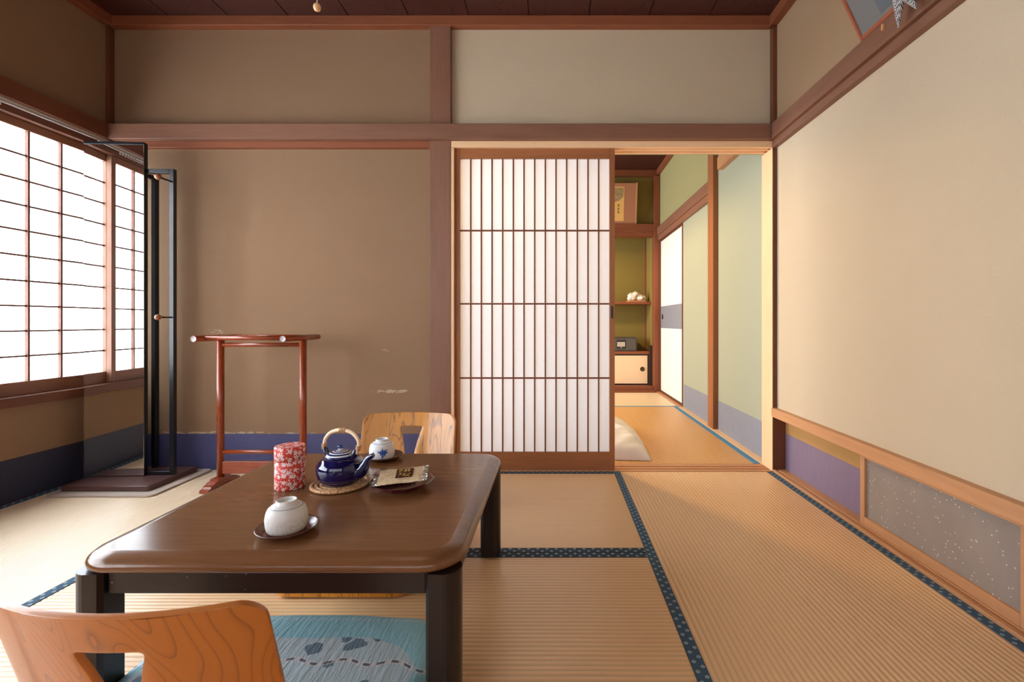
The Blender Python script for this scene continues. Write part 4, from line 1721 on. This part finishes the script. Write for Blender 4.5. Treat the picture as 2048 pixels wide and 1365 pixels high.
# ------------------------------------------------------------------ towel rack
tr = thing('towel_rack', 'red brown wooden towel rack standing against the back wall', 'towel rack', (-1.452, 2.373, 0.0016))
pxs = (-0.205, 0.205)
for s_ in pxs:
    m = MB()
    m.rod((s_, 0, 0.044), (s_, 0, 0.722), 0.0165, seg=20)
    m.build('post', 'rack_z', tr)
    m = MB()
    # stepped foot: profile in YZ, extruded in X
    prof = [(-0.115, 0.0), (-0.115, 0.014), (-0.098, 0.016), (-0.094, 0.024), (-0.078, 0.027), (-0.060, 0.036), (-0.045, 0.036), (-0.045, 0.0445),
            (0.045, 0.0445), (0.045, 0.036), (0.060, 0.036), (0.078, 0.027), (0.094, 0.024), (0.098, 0.016), (0.115, 0.014), (0.115, 0.0), (0.06, 0.0), (0.04, 0.010), (-0.04, 0.010), (-0.06, 0.0)]
    mm_ = Matrix.Translation((s_ - 0.021, 0, 0)) @ Matrix(((0, 0, 1, 0), (1, 0, 0, 0), (0, 1, 0, 0), (0, 0, 0, 1)))
    m.prism(prof, 0.0, 0.042, mm_)
    m.build('foot', 'rack_y', tr)
    m = MB()
    m.rod((s_, -0.178, 0.735), (s_, 0.15, 0.735), 0.0145, seg=20)
    sb_ = m.build('side_bar', 'rack_y', tr)
    m = MB()
    m.lathe([(0.0, 0.0), (0.012, 0.0), (0.0135, 0.0012)], 20, Matrix.Translation((s_, -0.1785, 0.735)) @ Matrix.Rotation(PI / 2, 4, 'X'), caps=False)
    cpo = m.build('end_cap', plain('pale_end_cap', srgb(186, 172, 178), 0.3, 0.0), sb_)
    cpo['label'] = 'pale round end cap'
for y_ in (-0.12, 0.10):
    m = MB()
    m.rod((pxs[0] + 0.012, y_, 0.737), (pxs[1] - 0.012, y_, 0.737), 0.0105, seg=16)
    m.build('cross_bar', 'rack_x', tr)
for z_, r_ in ((0.700, 0.0105), (0.167, 0.0105)):
    m = MB()
    m.rod((pxs[0] + 0.006, 0, z_), (pxs[1] - 0.006, 0, z_), r_, seg=16)
    m.build('cross_bar', 'rack_x', tr)
m = MB()
m.box(pxs[0] + 0.012, pxs[1] - 0.012, -0.008, 0.008, 0.060, 0.121, bev=0.002)
m.build('lower_board', 'rack_x', tr)

# ------------------------------------------------------------------ mirror stand
rug = MB()
rug.prism(rrect(-2.372, -1.868, 2.215, 2.622, 0.03), 0.0017, 0.0085)
o = rug.build('felt_mat', plain('grey_felt', srgb(178, 164, 152), 0.95), None)
tag(o, 'grey beige felt mat under the mirror stand', 'mat')
ms = thing('mirror_stand', 'tall narrow mirror with black coat frame on a brown board', 'mirror', (-2.13, 2.42, 0.0087))
m = MB()
m.prism(rrect(-0.215, 0.205, -0.155, 0.165, 0.012), 0.0, 0.026)
bo = m.build('base_board', wood('dark_walnut_base', srgb(88, 60, 56), 0, 0.35, 0.3), ms)
bvm = bo.modifiers.new('soft', 'BEVEL')
bvm.width = 0.004
bvm.segments = 2
bvm.limit_method = 'ANGLE'
blk = plain('black_steel', srgb(20, 22, 28), 0.28, 0.2, spec=0.6)
rot = math.radians(3.5)
MT = Matrix.Translation((-0.087, -0.012, 0)) @ Matrix.Rotation(rot, 4, 'Z')


def mbox(mb, x0, x1, y0, y1, z0, z1, bev=0.001):
    b = bmesh.new()
    bmesh.ops.create_cube(b, size=1.0)
    for v in b.verts:
        v.co = Vector((v.co.x * (x1 - x0) + (x0 + x1) / 2, v.co.y * (y1 - y0) + (y0 + y1) / 2, v.co.z * (z1 - z0) + (z0 + z1) / 2))
    if bev:
        bmesh.ops.bevel(b, geom=b.edges[:], offset=bev, segments=1, affect='EDGES')
    mb.add(b, mat=MT)


hwm, zt_ = 0.144, 1.705
m = MB()
mbox(m, -hwm, hwm, -0.0032, 0.0, 0.029, zt_ - 0.004, 0.0012)
m.build('mirror_glass', plain('mirror_silver', (0.86, 0.88, 0.88, 1), 0.0, 1.0), ms)
m = MB()
mbox(m, -hwm, hwm, 0.0004, 0.020, 0.0265, zt_)
mbox(m, -hwm - 0.001, hwm + 0.001, -0.0045, 0.020, zt_ - 0.0038, zt_ + 0.010)
mbox(m, hwm + 0.0003, hwm + 0.0025, -0.0045, 0.020, 0.0265, zt_)
m.build('mirror_frame', blk, ms)
# coat frame: front rectangle + rear post
fx0, fx1, fy = -0.02, 0.196, 0.018
m = MB()
w2 = 0.011
m.box(fx1 - 2 * w2, fx1, fy - w2, fy + w2, 0.0262, 1.585, bev=0.001, seg=1)
rp = m.build('upright', blk, ms)
m = MB()
m.box(fx0, fx0 + 2 * w2, fy + 0.11, fy + 0.11 + 2.4 * w2, 0.0262, 1.585, bev=0.001, seg=1)
m.build('upright', blk, ms)
m = MB()
m.box(fx0, fx1 - 2 * w2, fy - w2, fy + w2, 1.5635, 1.585, bev=0.001, seg=1)
m.build('top_bar', blk, ms)
m = MB()
m.box(fx0, fx1 - 2 * w2, fy - w2, fy + w2, 0.0262, 0.046, bev=0.001, seg=1)
m.build('bottom_bar', blk, ms)
m = MB()
m.box(fx0, fx0 + 2 * w2, fy + w2, fy + 0.11, 1.5635, 1.585, bev=0.001, seg=1)
m.build('side_bar', blk, ms)
ballm = wood('brown_wood_ball', srgb(150, 92, 60), 1, 0.35, 0.2)
for zz in (1.520, 0.829):
    m = MB()
    m.rod((fx1 - w2, fy - w2, zz), (fx1 - w2, fy - w2 - 0.078, zz), 0.0042, seg=10)
    hk = m.build('hook_pin', blk, ms)
    m = MB()
    m.ball((fx1 - w2, fy - w2 - 0.082, zz), 0.0145)
    bl_ = m.build('wooden_knob', ballm, hk)
    bl_['label'] = 'brown wooden ball tip'

# ------------------------------------------------------------------ tilted picture on the right wall
tp = thing('tilted_picture', 'framed grey blue picture tilting forward over the right wall rail', 'picture', (1.170, 1.818, 1.8826))
ln_ = math.radians(-25)
PM = Matrix.Rotation(ln_, 4, 'Y')
Lp = -0.78


def pbox(mb, x0, x1, y0, y1, z0, z1, bev=0.001):
    b = bmesh.new()
    bmesh.ops.create_cube(b, size=1.0)
    for v in b.verts:
        v.co = Vector((v.co.x * (x1 - x0) + (x0 + x1) / 2, v.co.y * abs(y1 - y0) + (y0 + y1) / 2, v.co.z * (z1 - z0) + (z0 + z1) / 2))
    if bev:
        bmesh.ops.bevel(b, geom=b.edges[:], offset=bev, segments=2, affect='EDGES')
    mb.add(b, mat=PM)


m = MB()
pbox(m, -0.004, 0.022, -0.014, 0, 0, 0.42, 0.002)
pbox(m, -0.004, 0.022, Lp, Lp + 0.014, 0, 0.42, 0.002)
pbox(m, -0.004, 0.022, Lp + 0.014, -0.014, 0, 0.014, 0.002)
pbox(m, -0.004, 0.022, Lp + 0.014, -0.014, 0.406, 0.42, 0.002)
m.build('frame', wood('redwood_frame', srgb(158, 88, 60), 1, 0.35, 0.2), tp)
m = MB()
pbox(m, 0.002, 0.012, Lp + 0.012, -0.012, 0.012, 0.408, 0)
m.build('mount', plain('grey_blue_mount', srgb(112, 112, 110), 0.45), tp)
m = MB()
pbox(m, 0.0005, 0.002, Lp + 0.13, -0.125, 0.028, 0.385, 0)
m.build('inner_border', plain('slate_border', srgb(92, 100, 108), 0.5), tp)
m = MB()
pbox(m, -0.0008, 0.0005, Lp + 0.15, -0.145, 0.065, 0.365, 0)
m.build('artwork', plain('buff_paper', srgb(224, 180, 134), 0.6), tp)

# patterned cloth pad under the picture: knotted cloth with two hanging tails


def knitmat():
    t = NT('navy_white_check_cloth')
    o = t.coord()
    ch = t.n('ShaderNodeTexChecker')
    t.link(t.map(o, rot=(0.5, 0.6, 0.4)), ch.inputs[0])
    ch.inputs['Scale'].default_value = 260
    n_ = t.noise(o, 200, 2.0, 0.6)
    k = t.math('GREATER_THAN', t.math('ADD', t.math('MULTIPLY', ch.outputs['Fac'], 0.45), n_), 0.72)
    t.color(t.mix(k, srgb(36, 38, 62), srgb(206, 202, 196)))
    t.rough(0.85)
    return t.m


km = knitmat()
pad = thing('cloth_pad', 'navy and white checked cloth pad hanging from the tilted picture', 'cloth pad', (1.124, 1.56, 1.855))
for (nm, p0, p1, p2, r0) in (('tail', (0.0, -0.012, 0.055), (-0.006, -0.012, 0.005), (0.008, 0.010, -0.076), 0.026),
                             ('tail', (0.0, -0.015, 0.03), (0.004, -0.042, -0.008), (0.012, -0.064, -0.060), 0.023)):
    m = MB()
    ps = spl([p0, p1, p2], 7)
    n = len(ps)
    m.tube(ps, [max(0.0012, r0 * (1 - (i / (n - 1)) ** 1.6)) * (0.55 + 0.45 * min(1, i / 3)) for i in range(n)], 14)
    m.build(nm, km, pad)
m = MB()
m.ball((0.0, -0.014, 0.045), 0.022, 3, (0.8, 1.1, 1.1))
m.build('knot', km, pad)
m = MB()
m.box(1.158, 1.1678, 1.684, 1.692, 1.846, 1.868, bev=0.001, seg=1)
o = m.build('picture_peg', plain('light_peg_wood', srgb(206, 158, 108), 0.5), None)
tag(o, 'tiny pale wooden peg on the rail under the tilted picture', 'peg')

# ------------------------------------------------------------------ ceiling lamp with pull cord (only the cord end is in the picture)
lp = thing('ceiling_lamp', 'ceiling lamp whose white pull cord and wooden ball hang at the top', 'ceiling lamp', (-0.645, 1.30, ZC))
m = MB()
m.lathe([(0.05, -0.0), (0.05, -0.02), (0.0, -0.02)], 24)
m.rod((0, 0, -0.02), (0, 0, -0.14), 0.004, seg=8)
m.build('canopy', white_pl, lp)
m = MB()
for sx in (-0.22, 0.22):
    m.box(sx - 0.007, sx + 0.007, -0.227, 0.227, -0.27, -0.14, bev=0.002, seg=1)
    m.box(-0.213, 0.213, sx - 0.007, sx + 0.007, -0.27, -0.14, bev=0.002, seg=1)
m.build('shade_frame', 'wl_x', lp)
m = MB()
m.box(-0.213, 0.213, -0.213, 0.213, -0.26, -0.145)
m.build('shade', plain('white_shade', srgb(236, 232, 224), 0.6), lp)
m = MB()
m.rod((0, 0, -0.26), (0, 0, -0.800), 0.0011, seg=6)
m.build('pull_cord', white_pl, lp)
m = MB()
m.ball((0, 0, -0.809), 0.0098, 3, (1, 1, 1.15))
m.build('pull_knob', plain('blond_wood_ball', srgb(222, 178, 126), 0.4), lp)

# ------------------------------------------------------------------ lights


def area(name, loc, rot, sx, sy, power, color, spread=None):
    l = bpy.data.lights.new(name, 'AREA')
    l.shape = 'RECTANGLE'
    l.size, l.size_y = sx, sy
    l.energy = power
    l.color = color
    if spread:
        l.spread = spread
    o = bpy.data.objects.new(name, l)
    o.location = loc
    o.rotation_euler = rot
    COL.objects.link(o)
    return o


# daylight through the hidden window of the far room
area('far_window_daylight', (NXL - 0.03, 4.5, 1.25), (0, -PI / 2, 0), 1.5, 2.0, 88, (0.86, 0.94, 1.0))
# far room ceiling lamp, warm
l = bpy.data.lights.new('far_room_lamp', 'SPOT')       # shaded lamp: shines downwards only
l.spot_size = math.radians(168)
l.spot_blend = 0.25
l.energy = 125
l.color = (1.0, 0.66, 0.32)
l.shadow_soft_size = 0.14
o = bpy.data.objects.new('far_room_lamp', l)
o.location = (-0.62, 4.25, 2.12)
COL.objects.link(o)

w = bpy.data.worlds.new('World')
S.world = w
w.use_nodes = True
w.node_tree.nodes['Background'].inputs[0].default_value = (0.8, 0.85, 0.95, 1)
w.node_tree.nodes['Background'].inputs[1].default_value = 0.15

# ------------------------------------------------------------------ camera
cam = bpy.data.cameras.new('camera')
cam.sensor_fit = 'HORIZONTAL'
cam.sensor_width = 36.0
cam.lens = 36.0 * F / 2048
cam.shift_x = (1024 - CX) / 2048
cam.shift_y = (CY - 682.5) / 2048
cam.clip_start = 0.02
cam.dof.use_dof = True
cam.dof.focus_distance = 2.0
cam.dof.aperture_fstop = 11.0
co_ = bpy.data.objects.new('camera', cam)
co_.location = (0, 0, H)
co_.rotation_euler = (PI / 2, 0, 0)
COL.objects.link(co_)
S.camera = co_

S.view_settings.view_transform = 'Standard'
S.view_settings.look = 'None'
S.view_settings.gamma = 1.0
S.view_settings.use_curve_mapping = False
S.view_settings.exposure = 0.47
S.cycles.use_denoising = True
S.cycles.max_bounces = 10
S.cycles.diffuse_bounces = 6
S.cycles.sample_clamp_indirect = 6.0
